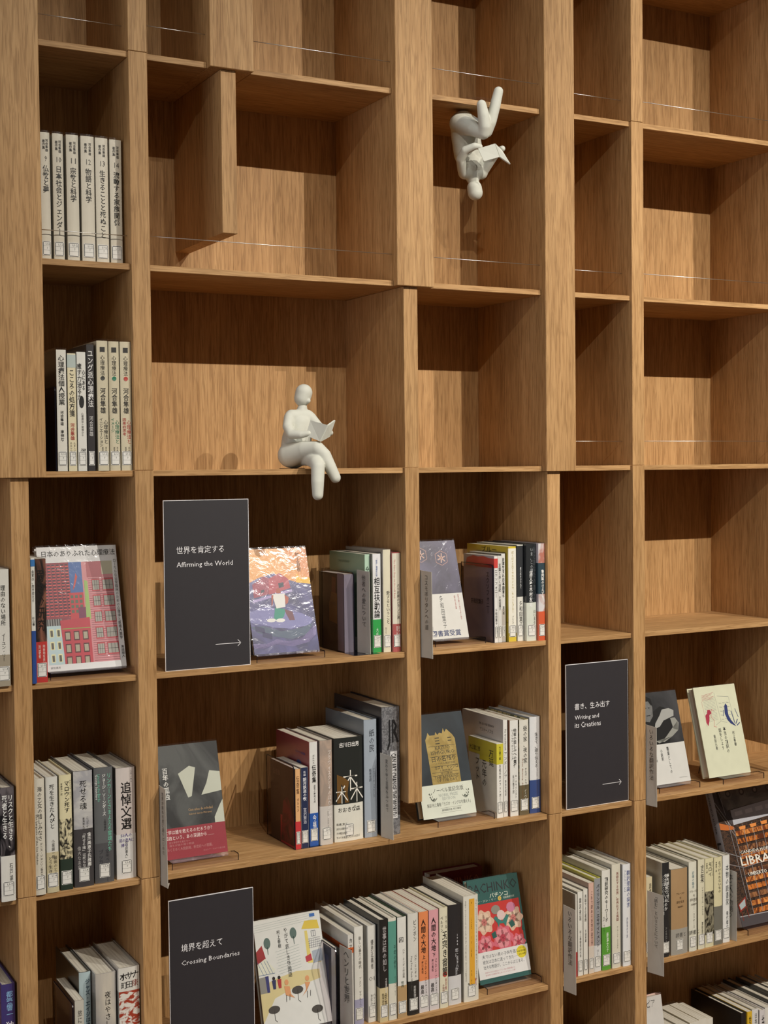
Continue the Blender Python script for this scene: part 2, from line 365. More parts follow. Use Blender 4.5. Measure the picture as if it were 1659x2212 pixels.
for i, (x0, x1, y, c, t1, t2, num) in enumerate(((722, 743, 0, '3a3a38', 'イニシエーション', '心理療法と', '①'), (745, 765, 4, '2b7a5e', 'イメージ', '心理療法と', '③'), (766, 786, 4, 'b6443c', '因果的思考', '心理療法と', '⑦'))):
    rt = B('r3', x0 + dx, x1 + dx + (1 if i == 2 else 0), y, 236, 150, 'd2c8ae', None, True, [],
      [('■', 0, 11, 9, 9, '2a2826'), ('心理療法', 0, 26, 36, 8, '3a3630'), ('●', 0, 63, 8, 8, c), ('河合隼雄', 0, 84, 46, 10, '2a2826', .01),
       (t1, -.2, 138, 6.4 * len(t1), 8, c), (t2, .22, 142, 42, 8, c), ('河合俊雄', .2, 190, 18, 3, '4a4640'), ('岩宮恵子', -.1, 190, 18, 3, '4a4640')],
      'beige spine with %s title in the matching trio' % ('dark grey', 'green', 'red')[i], g)
# far left, middle and lower
B('r4', 530, 552, -6, 207, 140, 'e0ddd6', None, False, [(0, .27, 'a79c8a')],
  [('理由のない場所', .0, 28, 70, 8, BLK), ('イーユン・リー', .0, 112, 48, 8, BLK)], 'white spine with grey-brown band at the left edge', None, 'L1-3')
B('r5', 506, 525, -6, 200, 140, 'd8d5cc', None, False, [(0, .35, 'a84438')], [], 'white sliver of spine with red band at far left', None, 'L1-4')
B('r5', 528, 553, -10, 203, 140, mottled('dark_leaves', '15141a', '6b6468', 34, (1, 1, .5)), None, True, [(0, .4, 'e4e2dc')],
  [('リスクと生きる、', .22, 14, 92, 9, 'f2f2ee', .02), ('死者と生きる', -.2, 14, 76, 9, 'f2f2ee', .02), ('石戸諭', .2, 134, 30, 6, BLK)],
  'dark leaf-patterned spine with white lettering, left edge', None, 'L1-4')
B('r6', 528, 553, 12, 221, 150, '453a78', None, True, [],
  [('都築響一', .1, 12, 42, 13, '8fb8e0', .01), ('独居老人', .1, 66, 66, 15, 'ece8f0', .03)], 'purple spine with white lettering at lower left', None, 'L1-5')
# row r4 left column
g = 'books beside the face-out city book'
B('r4', 590, 598, -4, 225, 130, 'e3e1da', None, False, [(0, .42, '2a4c94'), (.93, .985, '3a78b8')],
  [('自覚は、向き合える', 0, 22, 56, 4, BLK), ('杉山春', 0, 104, 16, 4, BLK)], 'thin white and blue spine beside the left post', g, 'L1-3')
B('r4', 599, 619, 2, 222, 130, mottled('marbled_brown', '1e1614', '8a5a48', 22, (1, 1, .4)), None, False, [(0, .33, 'c23a36')],
  [('弱さの研究', .0, 20, 108, 12, '141210', .02), ('向谷地生良', .2, 152, 30, 4, 'f0e8e0'), ('対談者', -.2, 152, 24, 4, 'f0e8e0')],
  'marbled brown spine with red lower band', g, 'L1-3')
# row r5 left column (below)
g = 'books on the lower left shelf'
DK = '33332f'
B('r5', 589, 608, -3, 210, 150, 'dcd6c8', None, True, [],
  [('海の乙女の惜しみなさ', .0, 14, 96, 8, '4a4844'), ('デニス・ジョンソン', .1, 114, 46, 5, '5a5650'), ('藤井光訳', .1, 160, 18, 4, '5a5650'), ('The Largesse of the Sea Maiden', -.33, 62, 90, 4, '5a5650', 0, True)],
  'pale grey spine with thin dark title, first from the left', g, 'L1-4')
B('r5', 610, 632, 0, 210, 150, 'dddcd6', None, True, [(0, .35, 'cfc3a0')],
  [('死を生きた人びと', .0, 14, 78, 9, '2a2a28'), ('小堀鷗一郎', .05, 112, 34, 5, '4a4844'), ('最後のとき', .22, 142, 34, 7, '3a3630'), ('どう生き', -.2, 142, 30, 7, '3a3630')],
  'white spine with beige lower band and black title', g, 'L1-4')
rt = B('r5', 635, 658, 3, 210, 150, 'e3dab4', None, True, [(0, .27, '2c3a30'), (.27, .62, mottled('scribble', 'dcd2ae', '2a2824', 120, (1, 1, .6)), 2)],
  [('マロウン死す', .1, 12, 56, 9, BLK, .02), ('サミュエル・ベケット', .4, 10, 34, 3, BLK), ('宇野邦一訳', -.32, 14, 22, 3, BLK)],
  'yellow-cream spine with scribbled drawing and dark green foot', g, 'L1-4')
B('r5', 661, 697, 6, 213, 155, '54545a', mottled('misty', 'aaa9ae', 'c9c7c4', 12, (1, 1, 2)), True, [(0, .50, '454244')],
  [('死せる魂', .0, 18, 52, 13, BLK), ('ニコライ・ゴーゴリ', .2, 84, 46, 6, '3a3836'), ('東海晃久訳', -.0, 84, 24, 4, '4a4844'), ('金井美恵子氏推薦', .28, 112, 62, 8, 'eceae6', .01), ('「死せる魂」は死なない', .0, 114, 66, 6, 'eceae6'), ('偉大な未完', -.25, 136, 42, 6, 'b9b6b2')],
  'thick silver-grey spine with charcoal band', g, 'L1-4')
B('r5', 700, 736, 11, 214, 155, '4c4d50', '67696b', True, [(0, .345, '565659')],
  [('リンカーンとさまよえる霊魂たち', .3, 12, 142, 8, '7fd0b4'), ('ジョージ・ソーンダーズ', .02, 12, 76, 8, 'f2f2ee', .01), ('上岡伸雄訳', .05, 94, 22, 5, '3a3a3c'), ('George Saunders', -.38, 12, 46, 5, 'eeeeea', .01, True), ('Lincoln in the Bardo', -.24, 12, 50, 5, '7fd0b4', 0, True), ('全米ベストセラー', .15, 150, 60, 9, '33343a'), ('ブッカー賞', -.18, 150, 44, 9, '33343a')],
  'thick grey spine with green and white lettering', g, 'L1-4')
B('r5', 742, 779, 15, 208, 150, '8f8784', 'd6ccc8', True, [(0, .40, 'dedcda')],
  [('追悼文選', .02, 26, 88, 20, '141212', .03), ('二十一人へ', .3, 6, 22, 5, '6a6664'), ('「週刊読書人」', .0, 132, 34, 5, '2a2a28')],
  'thick pale mauve spine with huge black title', g, 'L1-4')
mb = MB()
for i, s in enumerate(('50人の', '知の巨人に', '捧ぐ')): text_mesh(mb, s, lambda u, v: (u, -2.9, v), False, -10 - (3 if i == 1 else 0), 205 - 128 - i * 9, (20, 27, 12)[i], 7)
mb.obj('subtitle', paint('5a4a8a'), [q for q in COL.objects if q.get('label', '').startswith('thick pale mauve')][0])
# lower left, bottom row
g = 'thick books at the lower left corner'
B('r6', 655, 673, 0, 172, 125, '6a625c', 'c9c5b8', False, [], [('旅について', .05, 18, 60, 8, '4a4844')], 'short pale spine beside the lower left bookend', g, 'L1-5', False)
B('r6', 675, 698, 42, 206, 160, '5c5f5c', 'bcd0d6', True, [],
  [('ジャズ・エイジは終わらない', .22, 14, 130, 9, '2a4a5a', .02)], 'pale blue spine at lower left corner', g, 'L1-5')
B('r6', 699, 738, 18, 206, 165, 'b9b4ae', mottled('greyfade', 'a9a6a6', 'd2cabc', 5), True, [(0, .35, 'cfc7b6')],
  [('夜はやさし', .08, 34, 66, 11, BLK)], 'thick silver-grey spine with brushed title at lower left', g, 'L1-5')
B('r6', 740, 780, 10, 212, 165, 'a8a39c', mottled('flames', 'e8e2da', 'a8402c', 42, (1, 1, 1.8), (.45, .52)), True, [(.79, 1, 'e2dfd8')],
  [('ホ', -.28, 10, 13, 13, BLK, .02), ('サ', .02, 9, 13, 13, BLK, .02), ('ナ', .3, 8, 13, 13, BLK, .02), ('町', -.25, 27, 12, 11, BLK), ('田', 0, 26, 12, 11, BLK), ('康', .28, 24, 13, 12, '8a3a2c')],
  'thick white spine covered in red flame pattern', g, 'L1-5')
# row r4 main
g = 'books behind the smoked bookend under the seated figurine'
B('r4', 1234, 1257, 56, 162, 115, '1e1618', '8c8c9a', False, [], [], 'short dark book behind smoked acrylic beside the orange cover', g, None, False)
B('r4', 1271.5, 1284, 36, 202, 160, '8fb09a', 'b6d2bd', False, [(0, .14, 'd8dcd6')], [('金の鍵', 0, 24, 60, 8, '3a4a40')], 'pale green spine behind a grey divider', g, 'L2-1')
B('r4', 1284.5, 1304.5, 27, 203, 160, '8a857e', 'e8e8ea', False, [(0, .335, '35a552')],
  [('相互扶助論', 0, 48, 82, 13, '141414', .03), ('〈新装〉増補修訂版', -.02, 8, 38, 4, '4a66a0'), ('大杉栄', 0, 150, 26, 5, 'e6f2e8')], 'white spine with green foot and heavy black title', g, 'L2-1')
B('r4', 1305, 1323.5, 21, 211, 165, '9a938c', 'e0dac4', True, [],
  [('愛するということ', .1, 84, 66, 8, '4a4640'), ('エーリッヒ', -.2, 158, 22, 4, '6a665e')], 'tall cream spine beside the red and white one', g, 'L2-1')
B('r4', 1324, 1342.5, 15, 205, 150, 'b05c5c', None, True, [(.28, .99, 'dfd9ca', 2)],
  [('パリ左岸のピアノ工房', .18, 64, 72, 6, '3a3634', .01), ('The Piano Shop on the Left Bank', -.3, 14, 80, 4, 'c0706a', 0, True), ('職人たちの', .3, 150, 32, 4, 'f0e4dc'), ('隠れ家', 0, 150, 32, 4, 'f0e4dc')], 'dusty red and white spine against the oak upright', g, 'L2-1')
g = 'books to the right of the purple cover'
B('r4', 1574, 1584, 24, 187, 122, 'b9b4bc', 'e6e4e2', False, [(.86, .97, 'cf4540')], [('エクソフォニー', 0, 30, 58, 6, BLK), ('多和田葉子', 0, 112, 34, 5, BLK)], 'thin white spine with red patch beside smoked bookend', g, 'L2-1')
B('r4', 1584.5, 1595, 26, 187, 122, 'dedcd8', None, False, [], [('言葉と歩く日記', 0, 16, 60, 6, BLK), ('多和田葉子', 0, 86, 30, 5, BLK)], 'thin all white spine, second beside the smoked bookend', g, 'L2-1')
B('r4', 1595.5, 1606, 29, 191, 125, 'e0deda', None, False, [(0, .37, 'bcb4ac')], [('台湾生まれ日本語育ち', 0, 8, 86, 6, BLK, .01), ('温又柔', 0, 112, 18, 5, BLK)], 'thin white spine with grey-brown foot', g, 'L2-1')
B('r4', 1609, 1629, 22, 206, 165, 'd8c040', None, False, [(.09, .98, 'eeeade', 1.5)], [('ぼくはイエローでホワイトで、ちょっとブルー', .05, 10, 132, 5, 'b09a30'), ('ブレイディみかこ', .05, 148, 36, 6, '3a3a30')], 'yellow and white spine, brightest on the shelf', g, 'L2-1')
B('r4', 1630, 1646, 20, 209, 160, 'dedcd6', 'e4e2da', False, [(.46, .99, '303236')], [('星に仄めかされて', .05, 48, 46, 4, 'e8e8e8'), ('多和田葉子', .05, 120, 56, 8, '3a3a38')], 'spine with charcoal upper half and white lower half', g, 'L2-1')
B('r4', 1646.5, 1672, 10, 211, 165, '1e2226', None, True, [(0, .395, 'd9ddd2')], [('私とあなたのあいだ', .3, 8, 118, 9, '50555a'), ('いま、この国で', 0, 10, 60, 6, 'b8bcc0'), ('温又柔木村友祐', -.08, 58, 78, 8, 'f0f0ee', .02), ('はじまる', .3, 142, 30, 6, '3a3a38')], 'black rounded spine with pale green-white foot', g, 'L2-1')
B('r4', 1672.5, 1690.5, 3, 211, 165, 'c8bfc8', mottled('floral', 'd8d4d6', 'b8786a', 20), True, [(0, .30, 'd8603c'), (.48, .80, '2e4450')], [('魯肉飯のさえずり', .1, 56, 62, 10, 'f4f2ee', .03)], 'spine with dark teal panel and orange foot', g, 'L2-1')
# row r5 main
g = 'book group under the seated figurine, lower shelf'
B('r5', 1108, 1120, 28, 162, 120, '4a3226', 'e2b07c', False, [(0, .345, 'c83a3e')], [('伝奇集', 0, 14, 36, 6, '5a3a24'), ('ボルヘス', .0, 58, 26, 4, '5a3a24')], 'small orange-tan spine with red foot by the bookend', g, 'L2-2', False)
B('r5', 1121.5, 1138, 30, 163, 118, 'cfc9c2', '27304f', False, [], [('新編', 0, 7, 10, 5, 'e8e8ee'), ('銀河鉄道の夜', 0, 20, 46, 8, 'eeeef2', .01), ('宮沢賢治', 0, 80, 32, 7, 'e0e0ea')], 'small navy blue spine with white title', g, 'L2-2', False)
B('r5', 1142, 1161, 34, 211, 160, '93424a', 'e2e1de', False, [(0, .315, '2c5cae')], [('伝奇集', .05, 46, 36, 9, '141414', .02), ('ボルヘス', .0, 26, 18, 5, BLK), ('迷宮の夢見る虎', .1, 86, 36, 4, BLK), ('今福', .05, 146, 26, 8, 'f0f0f0', .01)], 'white and bright blue spine with maroon side', g, 'L2-2')
B('r5', 1163, 1191, 30, 212, 160, '8f857c', mottled('plumage', 'a39388', 'c0a898', 26, (1, 1, .5)), True, [(0, .37, 'cfc9c4')], [('プラヴィエクとそのほかの時代', .25, 20, 140, 8, 'eee8e4'), ('オルガ・トカルチュク', .1, 142, 34, 5, '4a4640')], 'dusty pink-brown feathered spine with grey foot', g, 'L2-2')
rt = B('r5', 1196, 1261, 34, 212, 160, '3a3630', '232624', True, [(0, .36, 'e2e0d6')],
  [('木', .05, 66, 42, 34, 'ece8de', -.01), ('木', -.25, 98, 34, 26, 'ece8de', -.01), ('木', .28, 92, 40, 30, 'ece8de', -.01), ('森', .2, 138, 4, 4, '3a3632')],
  'very thick black book with jagged white tree characters', g, 'L2-2')
mb = MB(); sf = lambda u, v: (u, -3.0 * max(0, 1 - (u / 31.5) ** 2) - .9, v)
text_mesh(mb, '古川日出男', sf, False, -21, 209 - 19, 44, 10, bold=.02); mb.obj('author_name', paint('f2f0ec'), rt)
mb = MB(); text_mesh(mb, 'おおきな森', sf, False, -24, 209 - 150, 49, 10)
for i, s in enumerate(('森は織に満ちて、', 'あなたは導かれる', 'その時空は永遠に', 'すべてを包含しているのだから')): text_mesh(mb, s, sf, False, -28, 209 - 176 - 9 * i, 24 if i < 3 else 52, 5)
mb.obj('band_print', paint('2a2826'), rt)
mb = MB(); mb.add([sf(x - 26, z) for x, z in ((0, 78), (26, 78), (22, 96), (26, 120), (14, 130), (0, 136))], [(0, 1, 2, 3, 4, 5)]); mb.obj('cover_print', paint('6e4e24'), rt)
for q in [q for q in rt.children if q.name.startswith('cover_print')]: q.location.y = .0003
B('r5', 1264, 1294, 34, 243, 175, '6e7680', 'a3adba', True, [], [('紙の民', .1, 20, 46, 12, '3f444c'), ('サルバドール・プラセンシア', .25, 100, 60, 5, '59606a'), ('藤井光訳', -.05, 100, 26, 5, '59606a')], 'tall pale blue-grey spine left of the oversized one', g, 'L2-2')
rt = B('r5', 1301, 1343, 26, 266, 215, '37353a', mottled('concrete', '86868a', '5e5e62', 160), True, [], [],
  'oversized grey concrete-look spine with giant black letters', g, None)
mb = MB(); text_mesh(mb, 'JR', lambda u, v: (u, -3.4, v), False, -9, 263 - 88, 26, 62, bold=.008)
mb.obj('title', paint('1e1e20'), rt)
mb = MB(); mb.add([(-3, -3.1, 34), (13, -3.1, 34), (13, -3.1, 172), (-3, -3.1, 172)], [(0, 1, 2, 3)]); mb.obj('title_strip', paint('d9d9da'), rt)
mb = MB(); text_mesh(mb, 'CAN ART CHANGE THE WORLD?', lambda u, v: (u, -3.5, v), False, 5, 168, 130, 12, rot=True, bold=.01); mb.obj('title', paint('1e1e20'), rt)
# row r5, fourth column
g = 'books right of the gold tower cover'
B('r5', 1578, 1595, 26, 163, 112, 'd5d2c4', 'e8e6df', False, [(.72, .995, 'ccc23c')], [('大江健三郎', 0, 6, 30, 5, BLK), ('万延元年のフットボール', 0, 46, 84, 5, BLK)], 'short spine with yellow top in front of taller ones', g, 'L2-2', False)
B('r5', 1596, 1608, 28, 212, 165, 'c9c5c4', 'e6e4e0', False, [], [('アンドーノア', 0, 70, 56, 6, BLK), ('The Ground Beneath', 0, 20, 46, 4, BLK, 0, True), ('野谷文昭訳', 0, 130, 34, 3, BLK)], 'thin tall white spine behind the yellow-topped book', g, 'L2-2')
B('r5', 1609.5, 1632, 23, 210, 165, '8c5a40', 'e4e3df', False, [], [('他者の苦しみへの責任', .1, 18, 84, 8, '2a2826', .01), ('ソーシャル・サファリング', -.2, 20, 66, 5, '4a4640'), ('A・クラインマン', .2, 118, 50, 4, '4a4640'), ('坂川雅子訳', -.1, 118, 40, 4, '4a4640')], 'white spine with brown side and black title', g, 'L2-2')
B('r5', 1633, 1658, 22, 209, 160, mottled('foliage', '34401e', 'b8a878', 60), 'dedbd2', True, [(0, .315, '6b6048')], [('昼の家、夜の家', .1, 14, 80, 10, BLK), ('オルガ・トカルチュク', .15, 104, 60, 5, '4a4640'), ('Dom dzienny, dom nocny', -.2, 84, 90, 4, '8a5a3a', 0, True), ('ノーベル', .1, 150, 24, 6, 'f0ece0')], 'white spine with olive-brown foot and leafy side', g, 'L2-2')
B('r5', 1661, 1689.5, 24, 212, 160, 'c3c6cc', 'dfe0e3', True, [(0, .345, '3a4f86')], [('生きて、語り伝える', .1, 34, 76, 8, '2a2826'), ('ガブリエル・ガルシア＝マルケス', .15, 112, 54, 4, '6a666a')], 'white spine with deep blue foot beside the post', g, 'L2-2')
# row r6 main
g = 'long row of books on the bottom middle shelf'
B('r6', 1187, 1200, 38, 162, 120, '1c2238', '9a9c98', False, [], [], 'short dark blue book behind the bottom smoked bookend', g, None, False)
B('r6', 1213, 1226, 14, 191, 150, 'dad7d2', None, False, [(.80, .86, 'd0622c', 140)], [('カッコウの巣', 0, 8, 60, 7, BLK, .01)], 'white book with orange stripe on its side', g, None)
B('r6', 1229, 1250, 18, 203, 182, 'd4d1cb', 'e6e4de', True, [(0, .26, 'aaa8c4')], [('新しい暴力の時代', .1, 20, 66, 6, '6a665e'), ('アミン・マアルーフ', .1, 104, 60, 5, '6a665e')], 'white spine with lavender foot', g, 'L2-3')
B('r6', 1259, 1278.5, 17, 200, 160, 'e2e0da', None, True, [], [('優良正義者', 0, 28, 60, 6, '4a4844'), ('〇', -.2, 104, 8, 8, '2a2826'), ('Ⅰ', .22, 104, 8, 7, '2a2826'), ('ハン・ガン著', .22, 140, 36, 5, '4a4844'), ('きむふな訳', -.1, 140, 36, 5, '4a4844')], 'white spine with a circle and a bar mark', g, 'L2-3')
B('r6', 1279.5, 1299, 5, 212, 160, '1e1e1e', '232120', True, [(0, .335, 'd6c59a')], [('世事は煙の如し', .08, 14, 92, 9, 'b9b4b4', .01), ('中短篇傑作選', .25, 120, 30, 4, 'e8e4e0'), ('余華', .2, 150, 30, 7, '3a3226'), ('飯塚容訳', -.15, 150, 26, 5, '3a3226')], 'black spine with tan foot', g, 'L2-3')
B('r6', 1300, 1319, 5, 212, 160, 'd8d4c6', 'e0dccf', True, [(.36, .97, '5f9c8e', 1.5)], [('千年の祈り', .3, 56, 50, 6, '2a3a36'), ('イーユン・リー', .3, 120, 40, 4, '3a4a46')], 'spine with a tall sea-green panel', g, 'L2-3')
B('r6', 1320.5, 1342.5, 5, 211, 160, '27422f', 'e4e3de', True, [(0, .32, 'b99a70')], [('囚', -.1, 42, 10, 10, BLK), ('パク・ミンギュ作品集', .15, 66, 60, 5, '6a6660'), ('世界', 0, 132, 14, 9, '2a4a3c')], 'white spine with tan foot and dark green side', g, 'L2-3')
B('r6', 1346, 1371.5, 7, 213, 160, 'cfcdc6', 'dddbd4', True, [(0, .335, '262524')], [('ピンポン', .15, 14, 44, 7, '3a3836'), ('パク・ミンギュ', .2, 86, 46, 5, '5a5652'), ('Ping Pong, Park Min Gyu', -.2, 88, 70, 4, '5a5652', 0, True), ('斎藤真理子', .1, 150, 28, 6, 'e0deda')], 'pale spine with black foot, just left of the orange one', g, 'L2-3')
for x0, x1, c, s2, cc in ((1372.5, 1395.5, 'e88f5c', '上', 'orange'), (1396.5, 1420, 'e0a4ac', '下', 'pink')):
    B('r6', x0, x1, 7, 212, 160, c, None, False, [(0, .315, 'd8d2d4')], [('人間の大地', -.02, 16, 70, 11, '201c1c', .03), (s2, 0, 90, 8, 7, '201c1c', .01), ('プラムディヤ・アナンタ', .2, 102, 54, 6, '2a2422'), ('押川典昭', -.15, 102, 26, 4, '2a2422'), ('インドネシア', .22, 152, 28, 6, '2a2422'), ('最高の', -.18, 152, 28, 8, '2a2422', .01)], '%s spine with bold black title and pale foot' % cc, g, 'L2-3')
B('r6', 1421, 1441.5, 6, 213, 160, 'ded6b4', 'e2dcc4', True, [], [('玉突き書簡', .1, 50, 92, 12, BLK, .01), ('ソウル', .3, 18, 26, 5, BLK), ('ベルリン', -.25, 18, 32, 5, BLK), ('徐京植', .2, 148, 24, 4, 'a84a4a'), ('●', .1, 134, 11, 11, 'b8443a'), ('多和田葉子', -.1, 160, 26, 5, '8a4a4a')], 'cream spine with long black title and red dot', g, 'L2-3')
B('r6', 1444.5, 1476, 11, 213, 160, '2c2a2c', None, True, [(0, .29, 'd9d8da')], [('1984', .2, 62, 24, 8, 'dcdce0'), ('年に', .15, 92, 18, 8, 'dcdce0'), ('生まれて', .2, 110, 30, 6, 'dcdce0'), ('郝景芳', .1, 132, 16, 6, 'c8c8cc')], 'black spine with faint script and white foot', g, 'L2-3')
rt = B('r6', 1481, 1518, 9, 227, 168, 'cfc9ba', 'e0ddd2', True, [], [('韓国・朝鮮の知を読む', .05, 10, 122, 14, '4a3a10', .01), ('野間秀樹編', .05, 158, 32, 7, '4a3a10'), ('知の', -.15, 184, 14, 9, BLK, .01), ('邂逅', .25, 176, 16, 7, 'b03a3a')],
  'very thick cream spine with yellow title strip', g, 'L2-3')
mb = MB(); mb.add([(-5, -2.6, 36), (8, -2.6, 36), (8, -2.6, 217), (-5, -2.6, 217)], [(0, 1, 2, 3)]); mb.obj('title_strip', paint('e2a838'), rt)
mb = MB()
for xx in (-13, 13): text_mesh(mb, 'ikgo joseonui jireul ikda hangugui jiseonggwa', lambda u, v: (u, -1.9, v), False, xx, 214, 170, 3, rot=True)
mb.obj('small_print', paint('8a867a'), rt)
# row r6, fifth column
g = 'books on the narrow shelf under the second dark sign'
for x0, x1, y, h, cov, sp, bands, txt, lab in (
  (1768, 1774, 8, 186, 'b9b4aa', 'd8d4cc', [(0, .3, 'a83838')], [], 'very thin spine with red foot beside the grey divider'),
  (1775, 1790, 9, 190, 'cdc8bc', 'e6e4de', [], [('翻訳夜話', .0, 14, 50, 5, '3a3836'), ('村上春樹柴田元幸', 0, 86, 60, 4, '3a3836')], 'thin white spine, lowest in the narrow shelf'),
  (1791, 1804, 10, 193, 'cfcabd', 'e4e1da', [], [('英語でよむ星座', 0, 12, 60, 5, '3a3836'), ('多田幸蔵', 0, 90, 28, 4, '3a3836')], 'thin ivory spine left of the pink one'),
  (1805, 1820, 9, 205, 'b89a8c', 'd9b4a6', [(0, .3, 'dcd0c4')], [('これで読める日本手話文学', .1, 20, 120, 5, '5a3a34')], 'salmon pink spine on the narrow shelf'),
  (1822, 1841, 12, 212, 'c8c446', '9a9ba0', [(0, .28, 'dcdcdc')], [('バイリンガル・エキサイトメント', .05, 14, 140, 8, '26262a', .01), ('リービ', 0, 160, 20, 5, '3a3a3c')], 'grey spine with slanted black title and yellow edge'),
  (1842, 1866, 10, 227, 'cfccbe', 'e4e2da', [(0, .43, '5ea13c')], [('翻訳研究のキーワード', .0, 16, 100, 9, '1e1e1c', .02), ('モナ・ベイカー', -.3, 104, 40, 4, '3a3836'), ('藤濤文子', .1, 140, 44, 6, 'e8f2dc', .01)], 'white spine with bright green lower band'),
  (1868, 1893, 8, 237, 'cbc7b8', 'ddd8c8', [], [('英語化する世界、世界化する英語', .1, 18, 110, 7, '8a3a34'), ('ディヴィッド・クリスタル', .1, 140, 50, 4, '6a665c')], 'tall beige spine with dark red title'),
  (1897, 1920, 6, 233, 'dcdcdc', 'e4e5e8', [], [('翻訳理論の探求', .15, 14, 84, 9, '3a4a8a'), ('アンソニー・ピム', -.25, 14, 48, 4, '6a6e88'), ('武田珂代子訳', .0, 120, 46, 4, '6a6e88')], 'tall white spine with blue title against the post')):
    B('r6', x0, x1, y, h, 160, cov, sp, x1 - x0 > 16, bands, txt, lab, g, 'L2-5')
# row r6, right
g = 'books in front of the large library photo book'
B('r6', 1978, 1998, 26, 186, 150, 'd2c29c', 'dccfae', False, [], [('読書について', .2, 14, 80, 6, '4a4030')], 'short tan spine behind the tilted grey divider', g, 'L2-6')
for x0, x1, y, h, d, cov, sp, hard, bands, txt, lab in (
  (2008, 2030, 5, 221, 160, 'c8c2b2', '2a2a2c', True, [], [('本を読むときに', .3, 26, 66, 8, 'e8e8e4', .02), ('何が起きているのか', -.02, 26, 84, 9, 'e8e8e4', .02), ('ことばとビジュアルの間', -.35, 30, 90, 5, 'c8c8c4'), ('フィルムアート', 0, 150, 40, 5, 'a8a8a4')], 'black spine with crowded white title'),
  (2034, 2083, 5, 201, 165, '8a8478', 'b2926c', True, [(0, .30, 'a8a49c')], [], 'very thick kraft-brown book with misty foot'),
  (2086, 2110, 4, 211, 160, 'cfcbb8', 'e2e0d2', True, [], [('記憶の箱舟', .0, 22, 40, 6, '6a8a94'), ('メアリー・カラザース', .1, 84, 70, 5, '6a665c')], 'off-white spine with faint title beside the kraft book'),
  (2114, 2135, 5, 212, 160, 'cfc8ac', 'dfdac2', True, [], [('言葉', .1, 12, 42, 10, '2a2824'), ('ジャン＝ポール・サルトル', .15, 64, 66, 5, '5a564c'), ('澤田直訳', .1, 146, 34, 5, '2a2824')], 'cream spine with two large characters'),
  (2136, 2163, 6, 211, 160, 'cdc49c', 'ddd6b2', True, [(.14, .63, mottled('bark', '26241e', '9a947e', 90, (1, 1, .5)), 2)], [('モロイ', .05, 10, 32, 9, BLK), ('サミュエル', .32, 8, 34, 3, BLK), ('宇野邦一訳', -.3, 10, 24, 4, BLK)], 'pale yellow spine with dark bark-like picture'),
  (2165, 2191, 8, 209, 160, 'cbc4a0', 'ddd5b0', True, [(0, .44, '77756c')], [('名づけられないもの', .15, 10, 74, 8, BLK), ('宇野邦一訳', -.25, 10, 24, 4, BLK)], 'pale yellow spine with grey lower half'),
  (2193.5, 2216, 10, 209, 160, 'c8c6ba', 'e6e6e4', True, [], [('本物の読書家', .1, 22, 96, 9, '2e3438'), ('乗代雄介', .1, 132, 42, 7, '4a5054')], 'white spine beside the last grey divider')):
    rt = B('r6', x0, x1, y, h, d, cov, sp, hard, bands, txt, lab, g, 'L2-6')
    if 'kraft' in lab:
        mb = MB(); sf = lambda u, v: (u, -2.5 * max(0, 1 - (u / 23.5) ** 2) - .6, v)
        for i, (s, l, hh) in enumerate((('プルースト', 24, 5), ('を', 5, 5), ('読む生活', 22, 6), ('柏倉康夫', 16, 4))): text_mesh(mb, s, sf, False, 2 - l / 2, 198 - 60 - i * 10, l, hh)
        mb.obj('title', paint('4a3a28'), rt)
        mb = MB(); text_mesh(mb, '読書と', sf, False, -12, 40, 30, 10); mb.obj('band_print', paint('5e5c58'), rt)
# row r7: tops of books at the bottom edge
g = 'book tops along the bottom right edge'
x = 2255
for i, (wd_, h, cov, sp) in enumerate(((16, 175, '141416', '1c1c1e'), (16, 176, 'e0b830', 'e0b830'), (22, 178, 'bdb8ae', 'e0dfde'), (18, 172, 'd8d2d0', 'dcd8da'), (26, 174, 'c9c4b8', 'e2e0da'), (22, 182, '3a3a38', 'd8d6d0'), (20, 170, 'd0c8b4', 'e4dfd0'), (24, 180, '4a4846', 'd4d0c8'), (22, 176, 'cfcabc', 'e6e2d8'), (20, 174, 'b8b2a6', 'dcd8ce'))):
    lab = ('black book with photographic side, first of the bottom right row', 'bright yellow spine at the bottom edge', 'white spine with dark red stripe on top, bottom edge', 'pinkish white book, fourth in the bottom right row', 'ivory topped book, fifth in the bottom right row',
           'book with dark cover edge, sixth in the bottom right row', 'cream topped book, seventh in the bottom right row', 'dark covered book, eighth in the bottom right row', 'off-white book, ninth in the bottom right row', 'grey-beige book at the far bottom right corner')[i]
    B('r7', x + 44, x + 44 + wd_, 62 - 3 * (i % 2), h - 6, 180, cov, sp, i != 1, [], [(('', '世界の', '日本語と', '詩', '', '', '', '', '', '')[i], .05, 12, 50, 8, '2a2826')] if i in (1, 2, 3) else [], lab, g, 'L2-7'); x += wd_ + 1
g = 'shorter books between the white cover and the black book'
x = 2095
for i, (wd_, h, cov) in enumerate(((20, 196, 'cfc6b2'), (26, 195, 'd4d0c0'), (30, 194, 'cbbfa2'), (26, 190, 'd8cdb4'), (22, 180, 'ddd2ba'))):
    B('r7', x, x + wd_, 60 + i * 4, h - 26 + 4 * i, 120, cov, 'dcd8cc', False, [], [], ('beige', 'off-white', 'tan', 'pale tan', 'light cream')[i] + ' paperback top, %s from the white cover' % ('first', 'second', 'third', 'fourth', 'fifth')[i], g, 'L2-7', i == 1); x += wd_ + 1
g = 'book tops at the foot of the narrow shelf'
x = 1778
